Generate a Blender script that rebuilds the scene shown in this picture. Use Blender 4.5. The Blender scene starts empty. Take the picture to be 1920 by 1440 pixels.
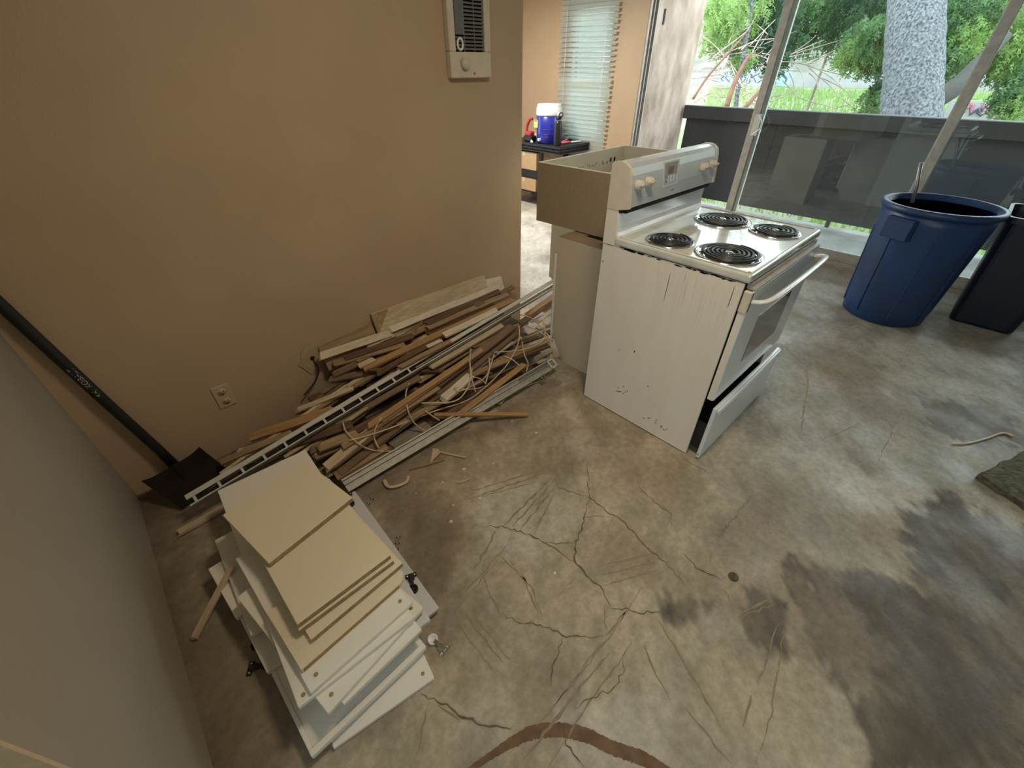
import bpy, bmesh, math, random
import numpy as np
from mathutils import Vector, Matrix
random.seed(7); np.random.seed(7)
SC = bpy.context.scene
COL = SC.collection

# ---------------------------------------------------------------- camera
cam_d = bpy.data.cameras.new('camera'); cam = bpy.data.objects.new('camera', cam_d); COL.objects.link(cam)
cam_d.sensor_fit = 'HORIZONTAL'; cam_d.sensor_width = 36.0; cam_d.lens = 784.9995 / 1920 * 36
cam_d.clip_start = .02; cam_d.clip_end = 400
cam.matrix_world = (Matrix.Translation((0, 0, 1.5094)) @ Matrix.Rotation(-.7532, 4, 'Z')
                    @ Matrix.Rotation(math.pi / 2 - .6448, 4, 'X') @ Matrix.Rotation(-.0042, 4, 'Z'))
SC.camera = cam

# ---------------------------------------------------------------- sky, lights, exposure
wld = bpy.data.worlds.new('overcast_sky'); SC.world = wld; wld.use_nodes = True
bg = wld.node_tree.nodes['Background']; bg.inputs[0].default_value = (.82, .92, 1.0, 1); bg.inputs[1].default_value = 6.0
SC.view_settings.view_transform = 'Standard'; SC.view_settings.look = 'None'
SC.view_settings.exposure = 0.24; SC.view_settings.gamma = 1.0; SC.view_settings.use_curve_mapping = False

def lamp(name, kind, loc, rot, energy, color, sx=1, sy=1, portal=False):
    d = bpy.data.lights.new(name, kind); o = bpy.data.objects.new(name, d); COL.objects.link(o)
    o.location = loc; o.rotation_euler = rot; d.energy = energy; d.color = color
    if kind == 'AREA':
        d.shape = 'RECTANGLE'; d.size = sx; d.size_y = sy
        if portal: d.cycles.is_portal = True
    return o
# portals only guide sky sampling through the openings (they give no light of their own)
lamp('sky_portal', 'AREA', (5.12, -.1, 1.2), (0, math.pi / 2, 0), 1, (1, 1, 1), 2.3, 6.4, True)
lamp('sky_portal', 'AREA', (5.12, 3.95, 1.45), (0, math.pi / 2, 0), 1, (1, 1, 1), 1.4, .7, True)
lamp('sky_portal', 'AREA', (2.6, 5.84, 1.25), (-math.pi / 2, 0, 0), 1, (1, 1, 1), 2.4, 2.1, True)
lamp('sky_portal', 'AREA', (-2.72, -1.1, 1.5), (0, -math.pi / 2, 0), 1, (1, 1, 1), 1.4, 2.6, True)
lamp('added_fill_light', 'AREA', (1.0, .45, 2.34), (0, 0, 0), 13, (1.0, .83, .62), .34, .34)  # unseen fill light, added to brighten the room with the range
lamp('added_fill_light', 'AREA', (3.3, 4.1, 2.34), (0, 0, 0), 66, (1.0, .92, .82), .34, .34)  # second unseen fill, put in because the back room came out dim

# ---------------------------------------------------------------- measured layout (metres, room axes)
HIDDEN = [[[0.1942,1.5377,0.007],[1.1666,1.5365,0.007],0.067,0.013,-0.05,"wood_dark"],[[0.9695,1.6077,0.007],[1.7115,1.6226,0.007],0.062,0.013,-0.05,"wood_dark"],[[1.0399,1.6539,0.02],[1.5849,1.6453,0.02],0.041,0.013,-0.05,"wood_red"],[[0.5732,1.7533,0.007],[1.3711,1.7317,0.007],0.041,0.013,-0.05,"wood_tan"],[[0.2377,1.5936,0.02],[0.7742,1.6396,0.02],0.069,0.013,-0.05,"wood_grey"],[[0.6894,1.9479,0.007],[1.4259,1.9595,0.007],0.064,0.013,-0.05,"wood_dark"],[[0.726,1.7862,0.007],[1.6657,1.8082,0.007],0.03,0.013,-0.05,"wood_red"],[[0.0515,1.8814,0.02],[1.0551,1.9295,0.02],0.049,0.013,-0.05,"wood_dark"],[[0.7377,1.8513,0.02],[1.5156,1.8042,0.02],0.049,0.013,-0.05,"wood_dark"],[[0.4315,1.9198,0.033],[1.1078,1.8893,0.033],0.042,0.013,-0.05,"wood_dark"],[[0.4701,1.8571,0.046],[0.9766,1.8618,0.046],0.031,0.013,-0.05,"wood_dark"],[[0.6572,1.5032,0.02],[1.6087,1.4667,0.02],0.056,0.013,-0.05,"wood_dark"],[[0.4628,1.6066,0.033],[1.2962,1.6505,0.033],0.053,0.013,-0.05,"wood_dark"],[[0.085,1.8133,0.02],[0.7587,1.7955,0.02],0.036,0.013,-0.05,"wood_tan"],[[0.4155,1.6735,0.046],[1.3755,1.7036,0.046],0.048,0.013,-0.05,"wood_grey"],[[0.3426,1.6776,0.059],[0.8247,1.6904,0.059],0.06,0.013,-0.05,"wood_dark"],[[0.7168,1.521,0.033],[1.4382,1.507,0.033],0.043,0.013,-0.05,"wood_red"],[[0.7104,1.7702,0.033],[1.6962,1.7962,0.033],0.061,0.013,-0.05,"wood_grey"],[[0.6846,1.8994,0.059],[1.2912,1.8939,0.059],0.043,0.013,-0.05,"wood_red"],[[0.2434,1.6584,0.072],[1.1814,1.6326,0.072],0.033,0.013,-0.05,"wood_dark"],[[0.6415,1.8218,0.059],[1.619,1.8303,0.059],0.037,0.013,-0.05,"wood_tan"],[[0.5278,1.5803,0.046],[1.4732,1.5411,0.046],0.069,0.013,-0.05,"wood_dark"],[[0.7953,1.914,0.072],[1.6691,1.9024,0.072],0.059,0.013,-0.05,"wood_grey"],[[0.5575,1.6994,0.072],[1.5843,1.6705,0.072],0.05,0.013,-0.05,"wood_grey"],[[0.8623,1.7001,0.085],[1.3778,1.736,0.085],0.061,0.013,-0.05,"wood_red"],[[0.6281,1.8975,0.085],[1.537,1.8575,0.085],0.033,0.013,-0.05,"wood_grey"],[[0.5348,1.9485,0.085],[1.3213,1.9712,0.085],0.056,0.013,-0.05,"wood_red"],[[0.8117,1.8546,0.098],[1.6317,1.8847,0.098],0.055,0.013,-0.05,"wood_red"],[[0.636,1.9024,0.098],[1.5355,1.9335,0.098],0.036,0.013,-0.05,"wood_grey"],[[0.4525,1.8413,0.111],[0.9383,1.8568,0.111],0.053,0.013,-0.05,"wood_grey"],[[0.7965,1.7249,0.098],[1.6267,1.7015,0.098],0.059,0.013,-0.05,"wood_tan"],[[0.6909,1.7112,0.111],[1.5654,1.7246,0.111],0.038,0.013,-0.05,"wood_dark"],[[0.5805,1.6447,0.085],[1.5669,1.6135,0.085],0.039,0.013,-0.05,"wood_grey"],[[0.7885,1.7527,0.124],[1.6902,1.748,0.124],0.043,0.013,-0.05,"wood_tan"],[[1.0341,1.6689,0.137],[1.6552,1.6909,0.137],0.069,0.013,-0.05,"wood_dark"],[[0.5352,1.947,0.111],[1.2929,1.9041,0.111],0.066,0.013,-0.05,"wood_dark"],[[0.7404,1.8613,0.124],[1.5525,1.9098,0.124],0.056,0.013,-0.05,"wood_dark"],[[0.9189,1.905,0.137],[1.6218,1.9546,0.137],0.053,0.013,-0.05,"wood_dark"],[[0.3578,1.8513,0.137],[0.8219,1.8511,0.137],0.061,0.013,-0.05,"wood_grey"],[[0.7679,1.8598,0.15],[1.528,1.8626,0.15],0.06,0.013,-0.05,"wood_red"],[[0.3846,1.9269,0.15],[1.4089,1.945,0.15],0.061,0.013,-0.05,"wood_dark"],[[0.5701,1.7906,0.072],[1.4728,1.8088,0.072],0.03,0.013,-0.05,"wood_grey"],[[0.9011,1.5923,0.059],[1.6535,1.5506,0.059],0.031,0.013,-0.05,"wood_dark"],[[0.726,1.8162,0.163],[1.5225,1.8207,0.163],0.036,0.013,-0.05,"wood_grey"],[[0.8277,1.7457,0.176],[1.7096,1.7944,0.176],0.064,0.013,-0.05,"wood_grey"],[[0.6382,1.8111,0.176],[1.6585,1.8547,0.176],0.05,0.013,-0.05,"wood_dark"],[[0.8814,1.7637,0.189],[1.4317,1.7398,0.189],0.069,0.013,-0.05,"wood_tan"],[[0.62,1.9198,0.163],[1.6118,1.9557,0.163],0.044,0.013,-0.05,"wood_dark"],[[1.2151,1.7292,0.202],[1.7125,1.6846,0.202],0.035,0.013,-0.05,"wood_tan"],[[0.5821,1.9451,0.176],[1.2701,1.9114,0.176],0.056,0.013,-0.05,"wood_dark"],[[0.9506,1.5577,0.072],[1.6668,1.5365,0.072],0.061,0.013,-0.05,"wood_grey"],[[1.0104,1.593,0.098],[1.6821,1.5516,0.098],0.039,0.013,-0.05,"wood_dark"],[[0.786,1.8992,0.189],[1.7126,1.8522,0.189],0.044,0.013,-0.05,"wood_dark"],[[0.5444,1.8641,0.202],[1.4783,1.8794,0.202],0.042,0.013,-0.05,"wood_red"],[[0.6201,1.8673,0.215],[1.6633,1.8742,0.215],0.064,0.013,-0.05,"wood_dark"],[[0.9741,1.7807,0.202],[1.4644,1.8006,0.202],0.059,0.013,-0.05,"wood_tan"],[[0.8521,1.8867,0.228],[1.3601,1.9023,0.228],0.07,0.013,-0.05,"wood_red"],[[0.7918,1.8424,0.241],[1.2906,1.8645,0.241],0.031,0.013,-0.05,"wood_dark"],[[0.7375,1.8953,0.254],[1.5403,1.9031,0.254],0.067,0.013,-0.05,"wood_red"],[[0.8108,1.9386,0.267],[1.6408,1.9217,0.267],0.057,0.013,-0.05,"wood_dark"]]
TRACK = [[-0.2236,1.667,0.1275],[1.9726,1.666,0.4125]]
BOARDS = [[[0.6552,1.8835,0.2933],[1.478,1.8741,0.354],0.035,0.012,-0.22,"wood_tan"],[[0.6523,1.8053,0.2841],[1.6565,1.7578,0.3517],0.04,0.014,-0.22,"wood_orange"],[[0.8742,1.7491,0.2905],[1.0908,1.7384,0.3011],0.022,0.01,-0.22,"paint_white"],[[1.0892,1.7177,0.3386],[1.4805,1.7026,0.3671],0.04,0.01,-0.22,"paint_white"],[[0.9442,1.652,0.2289],[1.4734,1.6531,0.2864],0.04,0.014,-0.22,"paint_cream"],[[1.2355,1.6496,0.2363],[1.4329,1.6312,0.2398],0.03,0.012,-0.22,"wood_tan"],[[0.2854,1.4799,0.1034],[1.5117,1.6012,0.2849],0.05,0.014,-0.22,"wood_red"],[[0.3074,1.4546,0.0612],[1.5548,1.5994,0.2379],0.04,0.012,-0.22,"wood_red"],[[0.2548,1.4705,0.1137],[0.5688,1.5196,0.1626],0.045,0.012,-0.22,"paint_cream"],[[0.5626,1.5029,0.1774],[1.2316,1.5504,0.267],0.03,0.012,-0.22,"wood_tan"],[[0.4935,1.504,0.1863],[1.1245,1.535,0.2629],0.03,0.01,-0.22,"wood_orange"],[[0.3513,1.4982,0.1508],[0.8888,1.5098,0.1985],0.03,0.01,-0.22,"wood_tan"],[[0.2774,1.5637,0.1372],[0.7189,1.5509,0.1675],0.04,0.01,-0.22,"wood_dark"],[[0.878,1.455,0.1591],[1.0807,1.4799,0.1935],0.045,0.02,-0.22,"paint_white"],[[0.9469,1.3918,0.0738],[1.4469,1.4392,0.1162],0.032,0.014,-0.22,"wood_orange"],[[0.8247,1.4587,0.0877],[1.2218,1.1947,0.0198],0.022,0.012,-0.22,"wood_orange"],[[0.6665,1.7896,0.281],[1.2418,1.4924,0.1284],0.02,0.01,-0.22,"wood_dark"],[[0.3001,1.8488,0.1859],[0.5518,1.7579,0.2383],0.028,0.012,-0.22,"paint_cream"],[[0.0776,1.8725,0.1345],[0.4138,1.7062,0.2048],0.05,0.016,-0.22,"wood_orange"],[[0.002,1.975,0.0062],[0.1896,1.8675,0.06],0.04,0.016,-0.22,"paint_white"],[[-0.0679,1.843,0.0978],[0.223,1.7292,0.1695],0.03,0.012,-0.22,"wood_tan"],[[-0.0724,1.8113,0.0812],[0.1727,1.6862,0.1303],0.05,0.012,-0.22,"wood_dark"],[[0.1963,1.6904,0.1423],[0.4552,1.6155,0.1495],0.05,0.012,-0.22,"wood_dark"],[[0.249,1.5958,0.1334],[0.4339,1.5713,0.1351],0.04,0.012,-0.22,"wood_red"],[[0.2416,1.5629,0.1166],[0.4151,1.5396,0.1223],0.035,0.012,-0.22,"wood_tan"],[[0.4966,1.8831,0.2517],[0.7288,1.7904,0.2471],0.035,0.012,-0.22,"wood_red"],[[0.5209,1.8897,0.2667],[0.7294,1.8608,0.29],0.04,0.01,-0.22,"wood_red"],[[0.6505,1.98,0.0264],[1.1179,1.8797,0.0542],0.03,0.012,-0.22,"wood_tan"],[[0.6094,1.9234,0.3096],[0.9806,1.8504,0.3269],0.04,0.012,-0.22,"wood_dark"],[[0.5482,1.9307,0.2989],[0.9118,1.8292,0.3074],0.035,0.01,-0.22,"wood_tan"],[[0.6419,1.8224,0.2983],[0.7175,1.8143,0.3075],0.03,0.012,-0.22,"paint_cream"],[[1.092,1.8731,0.3523],[1.6623,1.8822,0.3693],0.04,0.012,-0.22,"wood_dark"],[[1.0732,1.8485,0.3381],[1.6844,1.8291,0.3574],0.035,0.012,-0.22,"wood_tan"],[[1.0613,1.837,0.3106],[1.5665,1.8073,0.3311],0.04,0.012,-0.22,"wood_dark"],[[1.4277,1.844,0.3599],[1.788,1.8931,0.3552],0.035,0.01,-0.22,"wood_red"],[[1.0165,1.7746,0.2925],[1.4791,1.7541,0.3201],0.035,0.012,-0.22,"wood_red"],[[2.0116,1.9651,0.0404],[2.2305,1.975,0.0616],0.04,0.012,-0.22,"paint_white"],[[2.2441,1.97,0.0419],[2.3782,1.9545,0.0462],0.05,0.012,-0.22,"paint_cream"],[[1.7269,1.7009,0.2396],[2.0109,1.7161,0.2821],0.035,0.014,-0.22,"wood_orange"],[[1.6485,1.6876,0.2099],[1.9893,1.7092,0.2621],0.04,0.014,-0.22,"wood_red"],[[1.7557,1.6243,0.2153],[1.9181,1.6371,0.2403],0.022,0.012,-0.22,"paint_cream"],[[1.8733,1.6923,0.2195],[1.9856,1.6913,0.2302],0.022,0.012,-0.22,"wood_tan"],[[1.7773,1.5852,0.2018],[1.8527,1.577,0.2024],0.025,0.012,-0.22,"paint_cream"],[[1.7948,1.67,0.1279],[1.8769,1.6659,0.1283],0.025,0.012,-0.22,"paint_cream"],[[1.8435,1.8181,0.008],[2.0985,1.8011,0.01],0.03,0.012,-0.22,"paint_cream"],[[1.5582,1.6285,0.1254],[1.8574,1.5965,0.1142],0.04,0.012,-0.22,"wood_dark"],[[1.3369,1.5271,0.1563],[1.7448,1.4925,0.1459],0.03,0.012,-0.22,"wood_tan"],[[1.5516,1.4365,0.1131],[1.6717,1.4339,0.1168],0.03,0.012,-0.22,"wood_grey"],[[1.2483,1.5263,0.1472],[1.7063,1.48,0.1257],0.04,0.012,-0.22,"wood_dark"],[[1.1278,1.524,0.1565],[1.3782,1.5019,0.1552],0.03,0.012,-0.22,"wood_tan"],[[0.4706,1.6114,0.0875],[0.7929,1.6084,0.1103],0.05,0.012,-0.22,"wood_dark"],[[0.2808,1.56,0.1546],[0.4458,1.5304,0.1542],0.045,0.012,-0.22,"wood_tan"],[[0.2833,1.6127,0.0844],[0.5345,1.5707,0.0858],0.04,0.012,-0.22,"wood_dark"],[[0.5701,1.4655,0.0273],[0.7761,1.4753,0.0382],0.08,0.01,-0.22,"wood_grey"],[[0.2716,1.4528,0.0554],[0.5431,1.4564,0.065],0.05,0.012,-0.22,"wood_tan"],[[0.2863,1.4214,0.0433],[0.5172,1.4183,0.0456],0.03,0.012,-0.22,"wood_dark"],[[0.5845,1.5173,0.0958],[0.8322,1.5175,0.1121],0.04,0.012,-0.22,"wood_red"],[[0.6383,1.4834,0.1198],[0.9031,1.4791,0.1308],0.03,0.012,-0.22,"wood_tan"],[[0.8635,1.4238,0.0753],[1.0861,1.4164,0.0731],0.03,0.01,-0.22,"wood_dark"],[[0.5473,1.5964,0.2163],[0.8529,1.5959,0.2418],0.03,0.01,-0.22,"wood_red"],[[0.6557,1.6622,0.1847],[0.8065,1.6505,0.1919],0.035,0.01,-0.22,"wood_red"],[[0.6845,1.7327,0.2714],[0.9886,1.73,0.3077],0.03,0.012,-0.22,"wood_dark"],[[0.786,1.6859,0.286],[1.1092,1.6742,0.3154],0.025,0.012,-0.22,"wood_tan"],[[1.1769,1.3655,0.0152],[1.2243,1.3879,0.0152],0.03,0.025,-0.22,"paint_cream"],[[0.3052,1.8074,0.1357],[1.1046,1.8414,0.2915],0.018,0.008,-0.2,"wood_tan"],[[0.8355,1.5374,0.0758],[1.2221,1.5325,0.0925],0.019,0.008,-0.2,"wood_tan"],[[0.1737,1.6577,0.0669],[0.5443,1.6826,0.1174],0.023,0.008,-0.2,"wood_red"],[[0.4983,1.5073,0.0478],[0.9864,1.5455,0.0952],0.026,0.008,-0.2,"paint_white"],[[0.4797,1.647,0.0797],[0.9111,1.6662,0.134],0.025,0.008,-0.2,"wood_tan"],[[0.2934,1.8546,0.1513],[1.0805,1.8931,0.3317],0.015,0.008,-0.2,"wood_tan"],[[0.4014,1.719,0.1225],[1.2076,1.7546,0.2381],0.016,0.008,-0.2,"wood_red"],[[0.7564,1.8614,0.2598],[1.559,1.8876,0.3256],0.015,0.008,-0.2,"wood_tan"],[[0.7936,1.5432,0.0878],[1.2397,1.5606,0.1266],0.015,0.008,-0.2,"wood_tan"],[[-0.0939,1.5216,0.006],[0.3505,1.547,0.0341],0.021,0.008,-0.2,"wood_tan"],[[0.6105,1.792,0.2137],[1.1723,1.8332,0.2992],0.023,0.008,-0.2,"wood_tan"],[[0.0653,1.4954,0.0386],[0.9532,1.5473,0.1075],0.022,0.008,-0.2,"paint_cream"],[[0.4386,1.471,0.0176],[1.2518,1.4775,0.0452],0.026,0.008,-0.2,"wood_red"],[[0.8546,1.5539,0.1093],[1.5567,1.5566,0.1537],0.019,0.008,-0.2,"wood_orange"],[[0.2271,1.844,0.1421],[1.0345,1.8816,0.3311],0.022,0.008,-0.2,"wood_red"],[[0.1498,1.5094,0.0632],[0.9306,1.5179,0.1022],0.019,0.008,-0.2,"wood_orange"],[[0.4669,1.6797,0.1152],[0.8522,1.7069,0.1747],0.024,0.008,-0.2,"wood_tan"],[[0.8766,1.9274,0.2759],[1.3324,1.9339,0.2917],0.017,0.008,-0.2,"paint_cream"],[[0.0666,1.6754,0.0764],[0.896,1.7271,0.1985],0.021,0.008,-0.2,"wood_tan"],[[0.1685,1.8946,0.0784],[0.7508,1.902,0.2648],0.02,0.008,-0.2,"wood_orange"],[[0.57,1.6849,0.1416],[1.2703,1.6767,0.2122],0.014,0.008,-0.2,"paint_white"],[[-0.034,1.488,0.0437],[0.4942,1.4807,0.0579],0.019,0.008,-0.2,"paint_cream"],[[0.4389,1.6777,0.1385],[1.3168,1.6624,0.2202],0.022,0.008,-0.2,"paint_white"],[[0.3326,1.5884,0.0369],[0.9453,1.6312,0.1113],0.016,0.008,-0.2,"wood_red"],[[0.2471,1.6102,0.0538],[1.0215,1.6169,0.1217],0.024,0.008,-0.2,"wood_tan"],[[0.4348,1.8589,0.2113],[1.0956,1.911,0.3462],0.023,0.008,-0.2,"wood_red"],[[0.9497,1.7428,0.2131],[1.6368,1.7916,0.2982],0.017,0.008,-0.2,"wood_orange"],[[-0.0007,1.4781,0.0504],[0.8823,1.5553,0.1288],0.018,0.008,-0.2,"wood_red"],[[0.1811,1.639,0.0998],[1.0642,1.7097,0.2321],0.018,0.008,-0.2,"paint_cream"],[[0.662,1.6742,0.1809],[1.49,1.6845,0.2782],0.015,0.008,-0.2,"wood_tan"],[[0.1528,1.6598,0.1152],[1.0461,1.703,0.2363],0.015,0.008,-0.2,"paint_cream"],[[0.9258,1.5976,0.0964],[1.5916,1.6152,0.164],0.018,0.008,-0.2,"paint_cream"],[[0.5742,1.6948,0.1836],[1.2128,1.7147,0.2681],0.023,0.008,-0.2,"wood_tan"],[[0.2589,1.7834,0.1307],[0.7274,1.8137,0.2445],0.018,0.008,-0.2,"wood_tan"],[[0.7136,1.5204,0.0972],[1.4844,1.5837,0.1903],0.02,0.008,-0.2,"paint_white"],[[1.0942,1.9092,0.2769],[1.6142,1.917,0.2979],0.025,0.008,-0.2,"paint_white"],[[0.374,1.6837,0.1605],[1.2405,1.7494,0.2933],0.02,0.008,-0.2,"wood_orange"],[[0.8629,1.6444,0.1782],[1.5234,1.6581,0.2534],0.024,0.008,-0.2,"wood_tan"],[[1.2675,1.8187,0.2089],[1.636,1.8285,0.2381],0.019,0.008,-0.2,"wood_tan"],[[0.3417,1.7921,0.1796],[1.1337,1.7893,0.3011],0.019,0.008,-0.2,"wood_tan"],[[0.4342,1.7208,0.1922],[1.192,1.7362,0.2912],0.018,0.008,-0.2,"wood_red"],[[0.3953,1.6916,0.1843],[0.8078,1.7253,0.2521],0.022,0.008,-0.2,"wood_tan"],[[0.4587,1.8112,0.2055],[1.3403,1.8613,0.3361],0.023,0.008,-0.2,"paint_cream"],[[0.8442,1.8167,0.2734],[1.4995,1.8159,0.3202],0.026,0.008,-0.2,"wood_tan"],[[0.5386,1.569,0.056],[1.0174,1.5818,0.0966],0.023,0.008,-0.2,"wood_red"],[[-0.0875,1.7903,0.0832],[0.5478,1.8096,0.2311],0.016,0.008,-0.2,"paint_cream"]]
WALLB = [[[0.8353,1.985,0.4566],[1.6351,1.985,0.4499],0.098,"paint_cream"],[[1.6199,1.985,0.4183],[1.7774,1.985,0.4018],0.074,"paint_white"],[[0.5256,1.985,0.3755],[0.8285,1.985,0.3977],0.054,"wood_tan"]]
LEDGE = [[[0.8977,1.95,0.3551],[1.7162,1.95,0.3635],0.035,"paint_white"],[[0.5002,1.95,0.3583],[0.9038,1.95,0.3358],0.04,"paint_cream"],[[0.7533,1.95,0.3163],[0.9245,1.95,0.3206],0.03,"paint_cream"],[[1.6852,1.95,0.2858],[1.8929,1.95,0.2938],0.03,"wood_tan"]]
CABLES = [[[1.1983,1.6164,0.2538],[1.1122,1.5151,0.2655],[1.0832,1.4766,0.2193],[1.0704,1.4581,0.2071],[1.0668,1.4236,0.1271]],[[0.4263,1.6277,0.1736],[0.4078,1.5595,0.177],[0.4143,1.4803,0.1609],[0.4349,1.4721,0.1218],[0.4766,1.4513,0.0797],[0.5513,1.4208,0.0458]],[[0.3933,1.4952,0.1712],[0.5134,1.4808,0.1486],[0.6558,1.4757,0.1268],[0.8355,1.4659,0.1058],[1.0018,1.4458,0.0828],[1.1394,1.4618,0.0788],[1.2806,1.4854,0.1003],[1.3652,1.4855,0.1473],[1.4873,1.5383,0.1864],[1.5412,1.5755,0.245],[1.5803,1.6303,0.2638]],[[0.7803,1.5928,0.2437],[0.7405,1.5684,0.2106],[0.6966,1.4925,0.195],[0.6978,1.4655,0.1249],[0.7224,1.4505,0.0692],[0.7479,1.4186,0.0414]],[[0.5637,1.5006,0.2017],[0.5188,1.4863,0.172],[0.4979,1.4759,0.1279],[0.4894,1.4297,0.1044]],[[0.7753,1.4908,0.175],[0.8478,1.4597,0.1558],[0.8922,1.4305,0.148],[0.9592,1.4199,0.145],[1.0307,1.4414,0.165],[1.0679,1.4564,0.2081],[1.1229,1.5153,0.2105]],[[1.3157,1.5509,0.2107],[1.4135,1.5397,0.1785],[1.5154,1.5057,0.1638],[1.644,1.4932,0.1639],[1.7304,1.54,0.1671],[1.7759,1.592,0.205],[1.7697,1.6164,0.2329]],[[1.6007,1.6304,0.3175],[1.6954,1.6317,0.2601],[1.7486,1.6087,0.1969],[1.75,1.544,0.1636],[1.7138,1.4754,0.1602],[1.7077,1.4351,0.061],[1.6961,1.4209,0.0113],[1.5956,1.3702,0.011],[1.4941,1.3628,0.0108],[1.4615,1.3725,0.0107],[1.3502,1.3946,0.0106]],[[1.6446,1.6306,0.2278],[1.7066,1.6039,0.1855],[1.7131,1.5029,0.1663],[1.6988,1.4519,0.1177],[1.6348,1.3984,0.0934]],[[1.5619,1.5762,0.1697],[1.4915,1.4811,0.1482],[1.4922,1.4506,0.0988],[1.4487,1.4214,0.0763]],[[1.315,1.5511,0.2003],[1.2326,1.4967,0.1674],[1.1578,1.4504,0.1189]],[[1.2666,1.5418,0.2022],[1.2292,1.4965,0.1692],[1.1939,1.4922,0.1275],[1.1265,1.4813,0.1244],[1.0265,1.4457,0.1601],[0.9664,1.4418,0.1767],[0.9639,1.4666,0.1933]],[[0.9629,1.4656,0.1914],[1.0212,1.4468,0.1564],[1.1213,1.4777,0.0921],[1.1996,1.4955,0.06]],[[1.3651,1.5154,0.1763],[1.3984,1.483,0.1519],[1.3988,1.4311,0.1397]],[[1.0738,1.4549,0.2071],[1.1535,1.4898,0.1367],[1.1777,1.4749,0.1015]],[[0.776,1.4686,0.1392],[0.808,1.4465,0.0923],[0.827,1.4271,0.0688]]]
CRACKS = [[0.006,[[1.2263,0.773],[1.1214,0.6897],[1.0506,0.6238],[1.0451,0.5362],[1.0537,0.4546],[1.0367,0.3604],[1.0236,0.3078],[1.0137,0.1956],[0.99,0.1391]]],[0.009,[[1.0506,0.6238],[0.9596,0.5726],[0.8872,0.5423],[0.8192,0.514],[0.7704,0.4732],[0.7607,0.4234],[0.7628,0.3649],[0.7467,0.3049],[0.7278,0.2817]]],[0.006,[[0.6137,0.8358],[0.6696,0.7786],[0.715,0.6985],[0.7467,0.6085],[0.7576,0.5723],[0.7599,0.5074],[0.7738,0.476]]],[0.004,[[0.7467,0.6085],[0.7929,0.5583],[0.8301,0.523]]],[0.003,[[0.9555,0.5693],[1.033,0.5105]]],[0.004,[[0.9864,0.7665],[1.0126,0.7002],[1.0506,0.6238]]],[0.005,[[0.4398,0.5141],[0.4712,0.4507],[0.5006,0.4181],[0.5304,0.3665],[0.5467,0.3235],[0.5727,0.2989],[0.6323,0.238]]],[0.005,[[0.544,0.3306],[0.4897,0.3109],[0.4454,0.2941],[0.4022,0.2636]]],[0.005,[[0.7278,0.2817],[0.7654,0.2361],[0.7965,0.1869],[0.8548,0.1466]]],[0.004,[[1.2894,0.5305],[1.2472,0.4862],[1.2344,0.4026],[1.232,0.3294],[1.1754,0.297]]],[0.006,[[1.1017,0.2088],[1.0841,0.1291],[1.1103,0.0586]]],[0.003,[[1.6159,0.1368],[1.447,0.1406],[1.342,0.1393],[1.2529,0.1426]]],[0.002,[[1.1954,0.1326],[1.141,0.1106]]],[0.002,[[1.0875,0.036],[1.0368,-0.0104]]],[0.008,[[0.1007,0.518],[0.1353,0.4559],[0.1566,0.4001],[0.1804,0.3499],[0.2189,0.2999],[0.2548,0.2661]]],[0.004,[[0.6464,0.1629],[0.5908,0.1325],[0.5385,0.1273],[0.4735,0.1586],[0.4115,0.1736]]],[0.003,[[0.7229,0.2966],[0.6538,0.2452]]],[0.003,[[1.5579,0.4586],[1.5664,0.3118]]],[0.005,[[0.3616,0.172],[0.3333,0.1394],[0.337,0.0738]]]]
SCRAPES = [[[1.0258,0.8153],[0.6816,0.7786]],[[1.0188,0.7956],[0.7039,0.7504]],[[0.9991,0.7714],[0.7226,0.7188]],[[0.9438,0.741],[0.7639,0.6728]],[[1.0305,0.8466],[0.6528,0.9847]],[[1.0255,0.8695],[0.6677,1.0188]],[[0.9711,0.8321],[0.7013,0.9547]],[[0.6357,0.7804],[0.4675,0.7123]],[[0.6344,0.7017],[0.3625,0.6682]],[[0.585,0.6852],[0.2815,0.6347]],[[0.5789,0.691],[0.5794,0.5607],[0.5313,0.4375]],[[0.591,0.655],[0.5796,0.5163],[0.5291,0.42]],[[0.4802,0.6772],[0.4511,0.5949],[0.4297,0.514]],[[0.3471,0.6116],[0.3376,0.4124]],[[0.3029,0.6145],[0.3041,0.3953]],[[0.3598,0.5801],[0.3616,0.398]],[[0.8944,0.2405],[0.6216,0.2212],[0.2996,0.2237]],[[0.6883,0.1583],[0.4735,0.1586],[0.2618,0.1388]],[[0.611,0.1963],[0.2235,0.1991]],[[0.6217,0.23],[0.3732,0.2241]],[[1.0167,0.2892],[0.8221,0.4004]],[[0.9973,0.2585],[0.8007,0.3741]],[[0.9727,0.2345],[0.7735,0.3438]],[[1.151,-0.1082],[1.02,-0.044]],[[1.1634,-0.089],[1.0396,-0.0429]],[[1.107,-0.1454],[0.8625,-0.171]],[[1.1229,-0.1605],[0.8134,-0.227],[0.6709,-0.2413]],[[0.8258,-0.1666],[0.7293,-0.1818]],[[0.8154,0.1397],[0.6894,-0.1374]],[[0.7083,0.1305],[0.6326,-0.0064]],[[0.6555,-0.0424],[0.6246,-0.1915]],[[0.1104,0.4867],[0.0097,0.4009]],[[0.1229,0.4604],[0.1473,0.388]],[[0.7366,0.4347],[0.6245,0.431]],[[0.7654,0.2361],[0.6375,0.2331]],[[2.8909,0.3346],[2.6545,0.2455],[2.1288,0.1194]],[[2.9975,0.5003],[2.8377,0.3025]],[[2.7582,-0.19],[2.1507,-0.1965]],[[2.1457,0.0507],[2.5076,-0.0725]]]
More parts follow.
